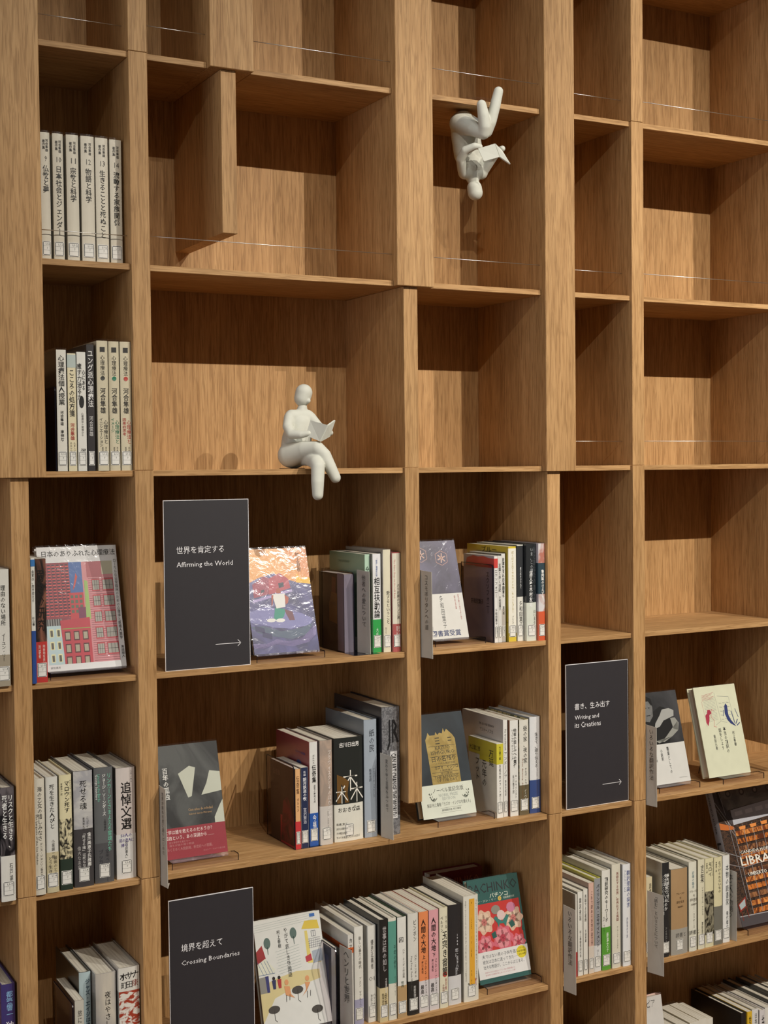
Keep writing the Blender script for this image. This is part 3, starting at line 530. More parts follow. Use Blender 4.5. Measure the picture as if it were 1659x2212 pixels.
for i, (wd_, h, cov) in enumerate(((34, 150, 'c8c2b0'), (20, 158, '2a2c2e'), (26, 163, 'd6d2c2'), (24, 166, 'b4ae9e'))):
    B('r7', x, x + wd_, 40, h, 195, cov, 'e0ddd2', True, [], [], ('ivory', 'black', 'cream', 'grey')[i] + ' book top at the bottom edge of the narrow column', g, 'L2-7'); x += wd_ + 2
def side_print(label, polys=(), texts=(), name='side_print'):
    rt = [q for q in COL.objects if q.get('label') == label][0]; cv = [c for c in rt.children if c.name.split('.')[0] == 'cover'][0]
    xs = [v.co.x for v in cv.data.vertices]; ys = [v.co.y for v in cv.data.vertices]; x = min(xs) * 1000 - .45; d = max(ys) * 1000
    for k, (pts, c) in enumerate(polys):
        mb = MB(); mb.add([(x - .02 * k, d - u, v) for u, v in pts], [tuple(range(len(pts)))]); mb.obj('cover_art', c if not isinstance(c, str) else paint(c), rt)
    for s_, vert, u0, v0, l, w_, c in texts:
        mb = MB(); text_mesh(mb, s_, lambda u, v: (x - .3, d - u, v), vert, u0, v0, l, w_); mb.obj('title', paint(c), rt)
side_print('thin white spine with red patch beside smoked bookend', [([(8, 160), (110, 160), (108, 178), (80, 182), (60, 180), (40, 182), (14, 176)], 'c8483e')], [('エクソフォニー', True, 98, 148, 88, 11, '2a2830'), ('多和田葉子', False, 30, 78, 50, 11, '2a2830')])
side_print('white and bright blue spine with maroon side', [(ell(112, 150, 15, 15, 12, 0, 180), '34508c'), ([(0, 60), (160, 90), (160, 91), (0, 61)], '6a3038')], [('ボルヘス 伝奇集', False, 96, 178, 46, 5, '34508c')])
side_print('short spine with yellow top in front of taller ones', [([(0, 126), (112, 126), (112, 159), (0, 159)], 'c6bc3e')], [('大江健三郎', False, 4, 132, 44, 11, '3a3a2a'), ('万延', True, 92, 142, 34, 18, '33322e'), ('元年の', True, 64, 116, 56, 17, '33322e'), ('フット', True, 36, 116, 46, 15, '33322e')])
side_print('pale green spine behind a grey divider', [], [('金の鍵', False, 44, 150, 46, 10, '2c3a30'), ('THE GOLDEN KEY', False, 44, 178, 50, 5, '6a7a60')])
side_print('short dark book behind smoked acrylic beside the orange cover', [([(86, 2), (114, 2), (114, 160), (86, 160)], '8a8a98'), ([(48, 60), (84, 56), (84, 118), (60, 122), (48, 96)], '7a5a2c'), ([(60, 120), (78, 118), (80, 150), (62, 152)], '6a3a24')], [('クラスの', False, 54, 92, 28, 8, '1c1814')])
side_print('small orange-tan spine with red foot by the bookend', [([(50, 4), (116, 4), (112, 60), (84, 100), (62, 84)], mottled('embers', '4a2420', '8c2c30', 20))], [('伝奇集', False, 14, 132, 36, 12, '8a6a54')])
side_print('short dark blue book behind the bottom smoked bookend', [([(52, 4), (96, 4), (84, 60), (88, 100), (74, 112), (66, 90), (66, 50)], '8a7c74'), ([(90, 90), (110, 90), (110, 140), (90, 140)], '3c4870')], [('アメリカン', True, 22, 140, 70, 9, '9aa0b0')])
side_print('tall pale blue-grey spine left of the oversized one', [], [('紙の民', False, 60, 190, 50, 6, '5a626c')])
side_print('thin tall white spine behind the yellow-topped book', [], [('THE GROUND BENEATH', False, 70, 186, 60, 5, '5a5a5a'), ('アントーノフカ', False, 74, 172, 52, 8, '4a4a4e')])
side_print('yellow and white spine, brightest on the shelf', [([(0, 60), (163, 40), (163, 41), (0, 61)], '7a6a20')], [('ブルー', False, 60, 188, 60, 12, '3a3620')])
# ------------------------------------------------------------------ face-out books, leaning back on easels
def face_out(x0, x1, yb, zb, h, th, tilt, side, cover, label, art, back='cfcabc', film=FILMC, group='face-out books on acrylic easels', hard=True):
    w = th; d = x1 - x0; s = 1 if side == 'R' else -1
    Rt = Matrix.Rotation(math.radians(-tilt), 4, 'X')
    Rz = Matrix.Rotation(math.radians(90 * s), 4, 'Z')
    off = Rt @ Vector((0, w / 2000, 0))
    mt = Matrix.Translation(W(x1 if side == 'R' else x0, yb, zb) + off) @ Rt @ Rz
    root = empty('book', None, label, 'book', group, mt)
    book_parts(root, w, h, d, cover, None, hard, [], [], None, film)
    e0 = [0]
    def place(u, v, e=.3):
        return (-w / 2 - e, d - u, v) if side == 'R' else (w / 2 + e, u, v)
    class A:
        def poly(self, pts, c, e=.3, name='cover_art'):
            e0[0] += .02; mb = MB(); mb.add([place(a, b, e + e0[0]) for a, b in pts], [tuple(range(len(pts)))]); return self._put(mb, c, name)
        def rects(self, rs, c, e=.3, name='cover_art'):
            e0[0] += .02; mb = MB()
            for a, b, cc, dd in rs: mb.add([place(p, q, e + e0[0]) for p, q in ((a, b), (cc, b), (cc, dd), (a, dd))], [(0, 1, 2, 3)])
            return self._put(mb, c, name)
        def polys(self, ps, c, name='cover_art'):
            e0[0] += .02; mb = MB()
            for pts in ps: mb.add([place(a, b, .3 + e0[0]) for a, b in pts], [tuple(range(len(pts)))])
            return self._put(mb, c, name)
        def text(self, ts, c, name='title'):
            e0[0] += .02; mb = MB()
            for t in ts:
                s_, vert, a, b, l, wd2 = t[:6]
                text_mesh(mb, s_, lambda u, v: place(u, v, .35 + e0[0]), vert, a, b, l, wd2, bold=t[6] if len(t) > 6 else 0)
            return self._put(mb, c, name)
        def _put(self, mb, c, name):
            o = mb.obj(name, c if isinstance(c, bpy.types.Material) else paint(c), root)
            return o
    art(A(), d, h); return root
def art_city(A, d, h):
    def R(a, b, c, e): return (a * d, h * (1 - e), c * d, h * (1 - b))   # fractions, v measured from the top
    A.rects([R(.0, .0, 1, 1)], 'dcdcdc'); A.rects([R(.05, .13, .93, .95)], 'd08c92')
    A.rects([R(.38, .13, .54, .38)], '4a6ca8')
    A.polys([[(x * d, h * (1 - y)) for x, y in ((.44, .28), (.42, .33), (.41, .36), (.44, .33), (.48, .25), (.46, .22))]], 'c8544a')
    A.rects([R(.05, .13, .38, .60)], '8c3a46'); A.rects([R(.06 + .055 * i, .145 + .025 * j, .095 + .055 * i, .156 + .025 * j) for i in range(6) for j in range(17)], '3c2838')
    A.rects([R(.06 + .055 * i + .01 * (j % 2), .158 + .025 * j, .10 + .055 * i, .166 + .025 * j) for i in range(6) for j in range(17)], 'd65a58')
    A.rects([R(.36, .38, .54, .60)], 'c04048'); A.rects([R(.375 + .055 * i, .40 + .04 * j, .41 + .055 * i, .425 + .04 * j) for i in range(3) for j in range(4)], '5a6a58')
    A.rects([R(.46, .50, .56, .60)], '7a3a58'); A.polys([[(x * d, h * (1 - y)) for x, y in ((.56, .28), (.60, .29), (.61, .60), (.55, .60))]], '9ab86a')
    A.rects([R(.60, .13, .80, .26)], 'a85a62'); A.rects([R(.79, .13, .93, .24)], 'b9b49c')
    A.rects([R(.61, .27 + .018 * j, .93, .2725 + .018 * j) for j in range(38)], '6a3038')
    for (x0, x1) in ((.66, .745), (.79, .92)):
        A.rects([R(x0 - .008, .275 + .13 * j, x1 + .008, .375 + .13 * j) for j in range(5)], 'b8404a')
        A.rects([R(x0, .285 + .13 * j, x1, .365 + .13 * j) for j in range(5)], 'a09c94')
        A.rects([R(x0 + (x1 - x0) * k / 3 - .002, .285 + .13 * j, x0 + (x1 - x0) * k / 3 + .002, .365 + .13 * j) for j in range(5) for k in range(4)] + [R(x0, .325 + .13 * j, x1, .328 + .13 * j) for j in range(5)], '2c2428')
    A.rects([R(.05, .585, .24, .64)], '8e8c8a'); A.rects([R(.06 + .03 * k, .585, .075 + .03 * k, .64) for k in range(6)], '3a3838')
    A.rects([R(.05, .64, .24, .95)], 'b4ccd0'); A.rects([R(.08 + .085 * i, .665 + .10 * j, .13 + .085 * i, .73 + .10 * j) for i in range(2) for j in range(3)], 'e0dca8')
    A.rects([R(.09 + .085 * i, .675 + .10 * j, .12 + .085 * i, .725 + .10 * j) for i in range(2) for j in range(3)], '5a564e')
    A.polys([[(x * d, h * (1 - y)) for x, y in ((.22, .60), (.59, .585), (.59, .95), (.245, .95))]], 'b83a48')
    A.rects([R(.24, .665, .59, .672)], '8aa050')
    A.rects([R(.265 + .11 * i, .69 + .10 * j, .335 + .11 * i, .765 + .10 * j) for i in range(3) for j in range(3) if .765 + .10 * j < .99], '501c24')
    A.rects([R(.275 + .11 * i, .70 + .10 * j, .325 + .11 * i, .755 + .10 * j) for i in range(3) for j in range(3) if .755 + .1 * j < .96], 'a8a08c')
    A.rects([R(.0, .95, 1, 1)], 'dcdcdc')
    A.text([('日本のありふれた心理療法', False, .06 * d, h * .918, d * .92, 11.5), ('ローカルな日常臨床のための心理学と医療人類学', True, .965 * d, h * .88, h * .66, 5.5), ('東畑開人', True, .972 * d, h * .17, h * .10, 5.5), ('誠信書房', False, .06 * d, h * .018, 18, 4)], '2c2c2e')
face_out(624, 773, 34, RZ['r4'] + 13, 228, 15, 14.2, 'R', 'dcdcdc', 'face-out white book with crowded red city illustration', art_city)
def art_night(A, d, h):
    F = lambda pts: [(x * d, y * h) for x, y in pts]
    A.polys([F(((0, 0), (1, 0), (1, 1), (0, 1)))], mottled('indigo', '2c2c5c', '4a4884', 9))
    A.polys([F(((0, .66), (.2, .72), (.45, .76), (.62, .70), (.8, .66), (1, .64), (1, 1), (0, 1)))], mottled('sunset', 'cc7c34', 'dc9a4a', 8))
    A.polys([F(((.78, .66), (1, .64), (1, .70), (.92, .71), (.86, .69), (.80, .75)))], 'e8b83c')
    A.polys([F(((.10, .53), (.40, .57), (.40, .70), (.30, .74), (.10, .66)))], '9c4a60')
    A.polys([F(((.34, .555), (.68, .61), (.66, .70), (.54, .76), (.36, .71)))], 'b04e5e'); A.polys([F(((.08, .51), (.70, .60), (.70, .575), (.08, .485)))], 'a89ac8')
    A.polys([F(((.50, .615), (.58, .625), (.58, .67), (.50, .66))), F(((.22, .575), (.27, .583), (.27, .61), (.22, .60)))], '33404e')
    A.polys([F(((0, .40), (.25, .44), (.45, .42), (.8, .36), (.97, .30), (.9, .24), (.6, .22), (.35, .24), (.15, .28), (0, .30)))], '7c7cae')
    A.polys([F(((0, .26), (.2, .26), (.45, .20), (.75, .22), (.95, .26), (.85, .16), (.6, .12), (.3, .16), (.1, .2)))], '4c5c74')
    A.polys([F(((.0, .10), (.2, .09), (.36, .13), (.55, .10), (.75, .12), (.9, .20), (1, .24), (.98, .15), (.85, .08), (.6, .05), (.35, .08), (.15, .05), (0, .06)))], '9a90c0')
    A.polys([F(((.06, .27), (.2, .24), (.2, .19), (.06, .22))), F(((.16, .21), (.3, .18), (.3, .13), (.16, .16)))], '33335e')
    A.polys([F(((.40, .43), (.56, .41), (.52, .34), (.44, .30), (.36, .32)))], '2e8a78')
    A.polys([F(((.54, .41), (.66, .38), (.68, .30), (.60, .30), (.56, .36)))], '6e4450')
    A.polys([F(((.38, .56), (.58, .56), (.56, .43), (.42, .42))), F(ell(.32, .31, .07, .018)), F(ell(.46, .305, .07, .018))], 'dcdad6')
    A.polys([F(((.37, .55), (.40, .55), (.37, .46), (.35, .44))), F(((.57, .55), (.63, .52), (.61, .47), (.57, .45))), F(((.45, .565), (.52, .565), (.51, .61), (.46, .61)))], 'a8584a')
    A.text([('村上春樹', True, .85 * d, .955 * h, .19 * h, 8)], '5a3a20')
face_out(1032, 1172, 42, RZ['r4'] + 13, 210, 17, 17, 'R', '262433', 'face-out glossy book with orange sky and indigo street picture', art_night)
def art_crystal(A, d, h):
    F = lambda pts: [(x * d, y * h) for x, y in pts]
    A.polys([F(((0, 0), (1, 0), (1, 1), (0, 1)))], mottled('plum', '4c4858', '68647c', 5))
    A.rects([(0, 0, d, .455 * h)], 'd8d6d0')
    for cx, cy in ((.22, .86), (.66, .82)):
        hx = [(cx + .15 * math.cos(math.radians(a)), cy + .075 * math.sin(math.radians(a))) for a in (90, 145, 215, 270, 325, 35)]
        A.polys([line(hx[i][0] * d, hx[i][1] * h, hx[(i + 1) % 6][0] * d, hx[(i + 1) % 6][1] * h, 1.3) for i in range(6)], 'b08c84')
        A.polys([line(cx * d, cy * h, (cx + .09 * math.cos(math.radians(a))) * d, (cy + .05 * math.sin(math.radians(a))) * h, 2.6) for a in range(20, 380, 60)], 'c4a498')
    A.text([('多和田葉子', True, .52 * d, .435 * h, .33 * h, 9)], '3a3a38')
    A.text([('世界が震えた現代文学の旗手', True, .90 * d, .44 * h, .26 * h, 3.5), ('傑作長篇', True, .82 * d, .43 * h, .14 * h, 3.5)], 'b05a58')
    A.text([('言語の境をまたぐ人びとの現代に', True, .24 * d, .40 * h, .34 * h, 4)], '5a5a5c')
    A.text([('米図書賞受賞', False, .08 * d, .025 * h, .76 * d, 13, .02)], '34406c')
face_out(1415, 1528, 52, RZ['r4'] + 13, 211, 15, 16, 'R', '55526a', 'face-out plum book with two glowing hexagons and white band', art_crystal)
def art_abstract(A, d, h):
    F = lambda pts: [(x * d, y * h) for x, y in pts]
    A.polys([F(((0, 0), (1, 0), (1, 1), (0, 1)))], mottled('charcoal', '2e2f30', '565857', 7))
    A.polys([F(((.31, .74), (.50, .80), (.60, .78), (.50, .53), (.44, .52))), F(((.83, .74), (1, .72), (1, .55), (.66, .53), (.76, .63))), F(((1, .47), (.94, .42), (.84, .32), (.84, .27), (1, .27)))], 'c9ccbc')
    A.text([('百年の孤独', True, .10 * d, .80 * h, .28 * h, 11, .03)], 'e4e4e0')
    A.text([('Cien años de soledad', False, .42 * d, .40 * h, .40 * d, 5), ('Gabriel García Márquez', False, .42 * d, .362 * h, .38 * d, 4)], 'c8a06c')
    A.rects([(0, 0, d, .27 * h)], '98303c')
    A.text([('文学は誰を救えるのだろうか？', False, .0 * d, .215 * h, .78 * d, 8, .01), ('孤独という、あの深淵から……', False, .0, .165 * h, .80 * d, 8, .01)], 'e4cfcc')
    A.text([('愛を夢想する者たちへ', False, .06 * d, .135 * h, .34 * d, 4), ('誰もが語り継ぐ物語', False, .06 * d, .11 * h, .40 * d, 4), ('めくるめく人間劇場、新世紀への開幕。', False, .02 * d, .07 * h, .74 * d, 6), ('ガルシア・マルケス全小説', False, .60 * d, .035 * h, .36 * d, 3.5)], 'c08484')
face_out(848, 971, 42, RZ['r5'] + 13, 213, 16, 14.5, 'R', '2c2c2e', 'face-out charcoal book with white shapes and crimson band', art_abstract)
def art_tower(A, d, h):
    F = lambda pts: [(x * d, y * h) for x, y in pts]
    A.polys([F(((0, 0), (1, 0), (1, 1), (0, 1)))], mottled('night_slate', '20262c', '2e3840', 4))
    tw = ((.26, .30), (.80, .30), (.80, .74), (.76, .78), (.66, .84), (.62, .81), (.60, .85), (.57, .80), (.52, .81), (.48, .79), (.45, .82), (.43, .79), (.33, .79), (.30, .82), (.28, .79), (.24, .75), (.25, .55))
    A.polys([F(tw)], mottled('old_gold', 'a08848', 'b49c5c', 30))
    A.rects([(.28 * d, y * h, .78 * d, y * h + .8) for y in (.68, .58, .485, .425, .395)] + [(.42 * d + 0, .70 * h + 6 * k, .50 * d, .70 * h + 6 * k + 2) for k in range(3)] + [(.66 * d, .72 * h + 6 * k, .73 * d, .72 * h + 6 * k + 2) for k in range(2)], '3a3320')
    A.text([('KAZUO', False, .40 * d, .645 * h, .28 * d, 8), ('ISHIGURO', False, .31 * d, .60 * h, .45 * d, 8), ('日の名残り', False, .31 * d, .53 * h, .45 * d, 12, .02), ('ノーベル賞記念版', False, .36 * d, .50 * h, .38 * d, 5), ('カズオ・イシグロ', False, .34 * d, .455 * h, .44 * d, 8, .01), ('土屋政雄訳', False, .42 * d, .435 * h, .26 * d, 3.8), ('早川書房', False, .44 * d, .402 * h, .22 * d, 4.4), ('THE REMAINS', False, .31 * d, .365 * h, .45 * d, 6), ('OF THE DAY', False, .35 * d, .335 * h, .38 * d, 6)], '3a3320')
    A.rects([(0, 0, d, .315 * h)], 'd6dacb')
    A.text([('ノーベル賞記念版', False, .24 * d, .235 * h, .58 * d, 10)], '3a3a34')
    A.text([('NOBEL PRIZE', False, .34 * d, .195 * h, .36 * d, 6), ('EDITION', False, .40 * d, .16 * h, .24 * d, 6)], '9aa09a')
    A.text([('解説 村上春樹「カズオ・イシグロを讃える」', False, .10 * d, .105 * h, .82 * d, 8), ('識語翻訳者 早川書房', False, .36 * d, .055 * h, .36 * d, 4.5)], '3a3a34')
    A.rects([(.34 * d, .085 * h, .74 * d, .087 * h), (.34 * d, .04 * h, .74 * d, .042 * h)], '6a6a60')
    lv = []
    for sx, cx in ((-1, .22), (1, .86)):
        for k in range(6):
            a = math.radians(200 + 20 * k) if sx < 0 else math.radians(-20 - 20 * k)
            lv.append([(x * d + cx * d + .10 * d * math.cos(a) * .6 - sx * .02 * d, y * d + (.20 + .0) * h + .16 * d * math.sin(a) + .08 * d) for x, y in ((0, 0), (.03 * sx, .028), (.012 * sx, .045))])
            lv.append([(x * d + cx * d + .10 * d * math.cos(a) * .6 - sx * .02 * d, y * d + .20 * h + .16 * d * math.sin(a) + .08 * d) for x, y in ((0, 0), (-.03 * sx, .028), (-.03 * sx, .048))])
    A.polys(lv, '4a5044')
face_out(1412, 1542, 50, RZ['r5'] + 13, 217, 26, 16, 'R', '23282c', 'face-out slate book with gold tower and cream band', art_tower)
def art_portrait(A, d, h):
    F = lambda pts: [(x * d, y * h) for x, y in pts]
    A.polys([F(((0, 0), (1, 0), (1, 1), (0, 1)))], 'dad9d4')
    A.polys([F(((0, .43), (1, .43), (1, 1), (0, 1)))], mottled('dark_photo', '2c2c2e', '47474a', 5))
    A.polys([F(((.0, .43), (.62, .43), (.72, .55), (.80, .66), (.74, .80), (.52, .84), (.30, .78), (0, .74)))], '161617')
    A.polys([F(((.02, .70), (.20, .68), (.31, .74), (.33, .84), (.29, .92), (.15, .93), (.02, .92)))], '8e8e8c')
    A.polys([F(((.0, .95), (.2, .965), (.32, .93), (.34, .86), (.30, .86), (.25, .905), (.10, .91), (.04, .86), (0, .86)))], '101011')
    A.polys([F(((.10, .835), (.17, .842), (.17, .828))), F(((.22, .842), (.28, .835), (.22, .828))), F(((.15, .755), (.25, .758), (.25, .748), (.15, .745)))], '2a2a2a')
    A.polys([F(((.56, .80), (.74, .81), (.86, .78), (.84, .72), (.70, .70), (.56, .68), (.44, .62), (.30, .60), (.34, .66), (.48, .74)))], 'a6a6a2')
    A.polys([F(((.28, .47), (.36, .44), (.55, .50), (.78, .60), (.92, .66), (.90, .56), (.72, .50), (.5, .45))), F(((.74, .70), (.86, .70), (.94, .64), (.90, .56), (.78, .58)))], '96968f')
    A.text([('職業としての', True, .54 * d, .395 * h, .29 * h, 6.5, .02), ('小説家', True, .37 * d, .375 * h, .125 * h, 6.5, .02), ('村上春樹', True, .21 * d, .37 * h, .125 * h, 5, .01)], '3a3a38')
    A.text([('Haruki Murakami', False, .72 * d, .045 * h, .2 * d, 2.5)], 'a8a8a4')
face_out(2014, 2128, 43, RZ['r5'] + 13, 212, 12, 15, 'R', 'd6d5d0', 'face-out book with black and white portrait of crossed arms', art_portrait, hard=False)
def art_cream(A, d, h):
    F = lambda pts: [(x * d, y * h) for x, y in pts]
    A.polys([F(((0, 0), (1, 0), (1, 1), (0, 1)))], 'd9dac0')
    A.polys([line(.16 * d, (.90 - .012 * k) * h, (.45 - .03 * (k % 3)) * d, (.925 - .014 * k) * h, .7) for k in range(6)] + [line(.14 * d, .84 * h, .17 * d, .56 * h, .6)], 'b0505a')
    A.polys([line(.18 * d, (.84 - .016 * k) * h, .46 * d, (.865 - .016 * k) * h, .5) for k in range(16)] + [line(.47 * d, .92 * h, .52 * d, .60 * h, .6), line(.52 * d, .60 * h, .38 * d, .56 * h, .6), line(.52 * d, .60 * h, .66 * d, .575 * h, .6)], '7a7c7a')
    A.polys([line((.54 + .09 * k) * d, (.80 - .045 * j) * h, (.60 + .09 * k) * d, (.795 - .045 * j) * h, 1.0) for k in range(3) for j in range(5)] + [line(.53 * d, .88 * h, .80 * d, .86 * h, .7), line(.80 * d, .86 * h, .84 * d, .62 * h, .6)], '8c9090')
    A.polys([F(((.17, .68), (.22, .70), (.24, .74), (.30, .74), (.33, .70), (.27, .68), (.25, .62), (.20, .56), (.17, .60)))], 'a8344a')
    A.polys([line(*[q * (d, h)[i % 2] for i, q in enumerate(s_)], 1.1) for s_ in ((.30, .66, .34, .74), (.34, .74, .40, .72), (.30, .66, .36, .62), (.36, .62, .33, .55), (.33, .55, .40, .54))], 'c07a74')
    A.polys([F(((.66, .76), (.70, .79), (.73, .76), (.72, .66), (.76, .60), (.84, .54), (.86, .52), (.74, .56), (.68, .60), (.64, .68))), line(.62 * d, .72 * h, .60 * d, .65 * h, 1.6), line(.80 * d, .70 * h, .84 * d, .56 * h, 2), line(.92 * d, .60 * h, .86 * d, .55 * h, 2.2), line(.96 * d, .56 * h, .88 * d, .53 * h, 2.2), line(.90 * d, .72 * h, .95 * d, .62 * h, 1.6)], '2e3a70')
    A.text([('本当の翻訳の', True, .56 * d, .535 * h, .29 * h, 8.5, .03), ('話をしよう', True, .45 * d, .525 * h, .24 * h, 8, .03), ('村上春樹', True, .76 * d, .475 * h, .165 * h, 6.5, .02), ('柴田元幸', True, .30 * d, .46 * h, .17 * h, 6.5, .02)], '2a2a2c')
face_out(2179, 2308, 37, RZ['r5'] + 13, 213, 24, 15.5, 'R', 'd4d5bb', 'face-out pale green-cream book with sketched figures', art_cream)
def art_cafe(A, d, h):
    F = lambda pts: [(x * d, y * h) for x, y in pts]
    A.polys([F(((0, 0), (1, 0), (1, 1), (0, 1)))], 'dfdfda')
    A.polys([F(((0, .10), (0, .42), (.25, .47), (.55, .50), (.9, .48), (.9, .40), (.5, .36), (.2, .30)))], 'd9cb98')
    A.polys([line((.28 + .02 * (k % 2)) * d, (.70 - .025 * k) * h, .64 * d, (.73 - .025 * k) * h, .5) for k in range(9)] + [line(.0, (.96 - .02 * k) * h, .9 * d, (.99 - .02 * k) * h, .4) for k in range(4)], '8a9c98')
    A.polys([F(((0, .73), (.09, .78), (.13, .66), (0, .62)))], 'c04a4c'); A.polys([F(((0, .62), (.12, .66), (.25, .55), (.22, .51), (0, .52)))], 'dcdccb')
    A.polys([line(x * d, .64 * h, (x + .07) * d, .52 * h, .8) for x in (0, .05, .10, .14)] + [line(0, .52 * h, .24 * d, .52 * h, 1)], '3c5c90')
    A.polys([F(((0, .50), (.13, .505), (.13, .36), (0, .36)))], '8f8d86'); A.polys([F(((.09, .505), (.14, .505), (.14, .36), (.10, .36)))], '3c3e74')
    A.polys([F(((.70, .86), (.76, .93), (.95, .92), (.97, .84)))], 'd8be4e'); A.polys([F(((.74, .84), (.78, .84), (.80, .58), (.94, .60), (.94, .54), (.74, .55)))], 'dcc974')
    A.polys([F(((.84, .955), (.92, .955), (.92, .985), (.84, .985)))], '3c6ab0')
    A.polys([line((.80 + .03 * k) * d, .76 * h, (.79 + .03 * k) * d, .68 * h, .6) for k in range(6)] + [line(.78 * d, (.76 - .02 * k) * h, .97 * d, (.765 - .02 * k) * h, .6) for k in range(5)] + [line(.84 * d, .83 * h, .84 * d, .78 * h, .8), line(.90 * d, .83 * h, .90 * d, .78 * h, .8), line(.84 * d, .83 * h, .90 * d, .83 * h, .8), line(.84 * d, .78 * h, .90 * d, .78 * h, .8), line(.87 * d, .83 * h, .87 * d, .78 * h, .8)], '4a4c60')
    A.polys([F(((.82, .65), (.97, .66), (.97, .55), (.82, .54)))], 'a4adb8'); A.polys([F(((.71, .61), (.80, .63), (.81, .57), (.72, .56)))], 'b8404a')
    for cx, cy in ((.17, .79), (.57, .84)):
        A.polys([F(ell(cx, cy, .05, .05)), line(cx * d, (cy - .03) * h, cx * d, (cy - .10) * h, 1.4)], '5a6e68')
    for cx, c1 in ((.21, '34365e'), (.29, 'b03c3c')):
        A.polys([F(ell(cx, .475, .022, .016))], '241e20'); A.polys([F(((cx - .03, .46), (cx + .03, .46), (cx + .02, .38), (cx - .02, .38)))], c1)
    for cx, cy in ((.54, .335), (.17, .205), (.80, .135)):
        A.polys([F(ell(cx, cy, .085, .035)), line(cx * d, cy * h, cx * d, (cy - .09) * h, 1), line(cx * d, (cy - .09) * h, (cx + .03) * d, (cy - .11) * h, 1)], '4c4844')
    for cx, s_ in ((.39, 1), (.70, -1)):
        A.polys([F(ell(cx, .42, .03, .025)), F(((cx - .04, .39), (cx + .04, .38), (cx + .05 * s_, .31), (cx + .10 * s_, .27), (cx - .03, .31)))], 'd89a6c')
        A.polys([line((cx - .02) * d, .31 * h, (cx - .03) * d, .25 * h, 1), line((cx + .03) * d, .31 * h, (cx + .02) * d, .26 * h, 1)], '3a3634')
    A.text([('やがて哀しき外国語', True, .46 * d, .90 * h, .44 * h, 8), ('村上春樹', True, .35 * d, .89 * h, .16 * h, 6.5)], '2c2c2c')
face_out(1040, 1186, 33, RZ['r6'] + 13, 216, 16, 15, 'R', 'd8d6cf', 'face-out white book with coloured pencil cafe drawing', art_cafe)
def art_flowers(A, d, h):
    F = lambda pts: [(x * d, y * h) for x, y in pts]
    A.polys([F(((0, 0), (1, 0), (1, 1), (0, 1)))], '34605c'); A.polys([F(((.04, .30), (.96, .27), (.96, .755), (.04, .755)))], 'c83c38')
    A.text([('PACHINKO', False, .02 * d, .86 * h, .94 * d, 20)], '2a2c30')
    A.text([('パチンコ', False, .40 * d, .80 * h, .36 * d, 10, .02), ('ミン・ジン・リー', False, .10 * d, .772 * h, .42 * d, 4.5), ('池田真紀子訳', False, .66 * d, .772 * h, .22 * d, 4.5)], 'dce4d4')
    A.polys([F(ell(.59, .782, .035, .022))], 'd8b858'); A.text([('上', False, .572 * d, .775 * h, 4.5, 4.5)], '3a3020')
    def peony(cx, cy, r, c):
        A.polys([F([(cx + r * (1 + .13 * math.cos(a * math.pi / 180 * 7)) * math.cos(math.radians(a)), cy + r * .62 * (1 + .13 * math.cos(a * math.pi / 180 * 7)) * math.sin(math.radians(a))) for a in range(0, 360, 9)])], c[0])
        A.polys([F(ell(cx + r * .42 * math.cos(math.radians(a)), cy + r * .28 * math.sin(math.radians(a)), r * .36, r * .24, 10)) for a in range(0, 360, 60)], c[1])
        A.polys([F(ell(cx, cy, r * .3, r * .2, 10))], c[2])
        A.polys([line(cx * d, cy * h, (cx + r * .8 * math.cos(math.radians(a))) * d, (cy + r * .5 * math.sin(math.radians(a))) * h, .6) for a in range(30, 390, 60)], '6a2428')
    for cx, cy, r, c in ((.23, .58, .18, ('d8b49c', 'e0c4ac', 'c87c74')), (.80, .57, .18, ('d8b49c', 'e0c4ac', 'c87c74')), (.55, .40, .19, ('d06878', 'dc8c94', 'b84454')), (.20, .36, .15, ('d06878', 'dc8c94', 'b84454')), (.84, .33, .13, ('d06878', 'dc8c94', 'b84454'))): peony(cx, cy, r, c)
    A.polys([F(ell(.48, .68, .09, .045, 12))], '8e8a80'); A.polys([F(ell(.78, .68, .09, .05, 10))], 'c47c98')
    A.polys([F(((.42, .60), (.46, .62), (.58, .56), (.68, .62), (.72, .60), (.66, .54), (.64, .50), (.60, .54), (.52, .54), (.50, .50), (.48, .55)))], '3e7c74'); A.polys([F(ell(.57, .62, .08, .05, 10))], 'd8c0bc')
    A.polys([F(((.70, .53), (.78, .56), (.82, .50), (.74, .48))), F(((.34, .46), (.42, .48), (.44, .42), (.36, .41))), F(((.95, .48), (1.0, .50), (1.0, .43), (.94, .44)))], '2e5c54')
    A.rects([(0, .045 * h, d, .30 * h)], 'dddcda')
    A.text([('夫ではない男の子供を宿し、', False, .10 * d, .235 * h, .74 * d, 8), ('彼女は日本に渡ってきた──', False, .10 * d, .185 * h, .72 * d, 8), ('壮大な物語が、ここからはじまる。', False, .10 * d, .135 * h, .80 * d, 8)], '3a4048')
    A.text([('四世代にわたる在日コリアン一家の苦闘を描いた', False, .12 * d, .095 * h, .58 * d, 3.5), ('全世界で共感を呼んだベストセラー小説', False, .12 * d, .07 * h, .58 * d, 3.5)], 'c07c84')
    A.polys([F(ell(.87, .235, .10, .06))], 'd8c838'); A.text([('アメリカで', False, .82 * d, .265 * h, 13, 3), ('100万部突破', False, .79 * d, .235 * h, 21, 4), ('全米が絶賛', False, .81 * d, .205 * h, 17, 3.5)], '3a3010')
face_out(1544, 1675, 43, RZ['r6'] + 13, 217, 17, 14.3, 'R', '2f5552', 'face-out teal and red book with peonies and yellow seal', art_flowers)
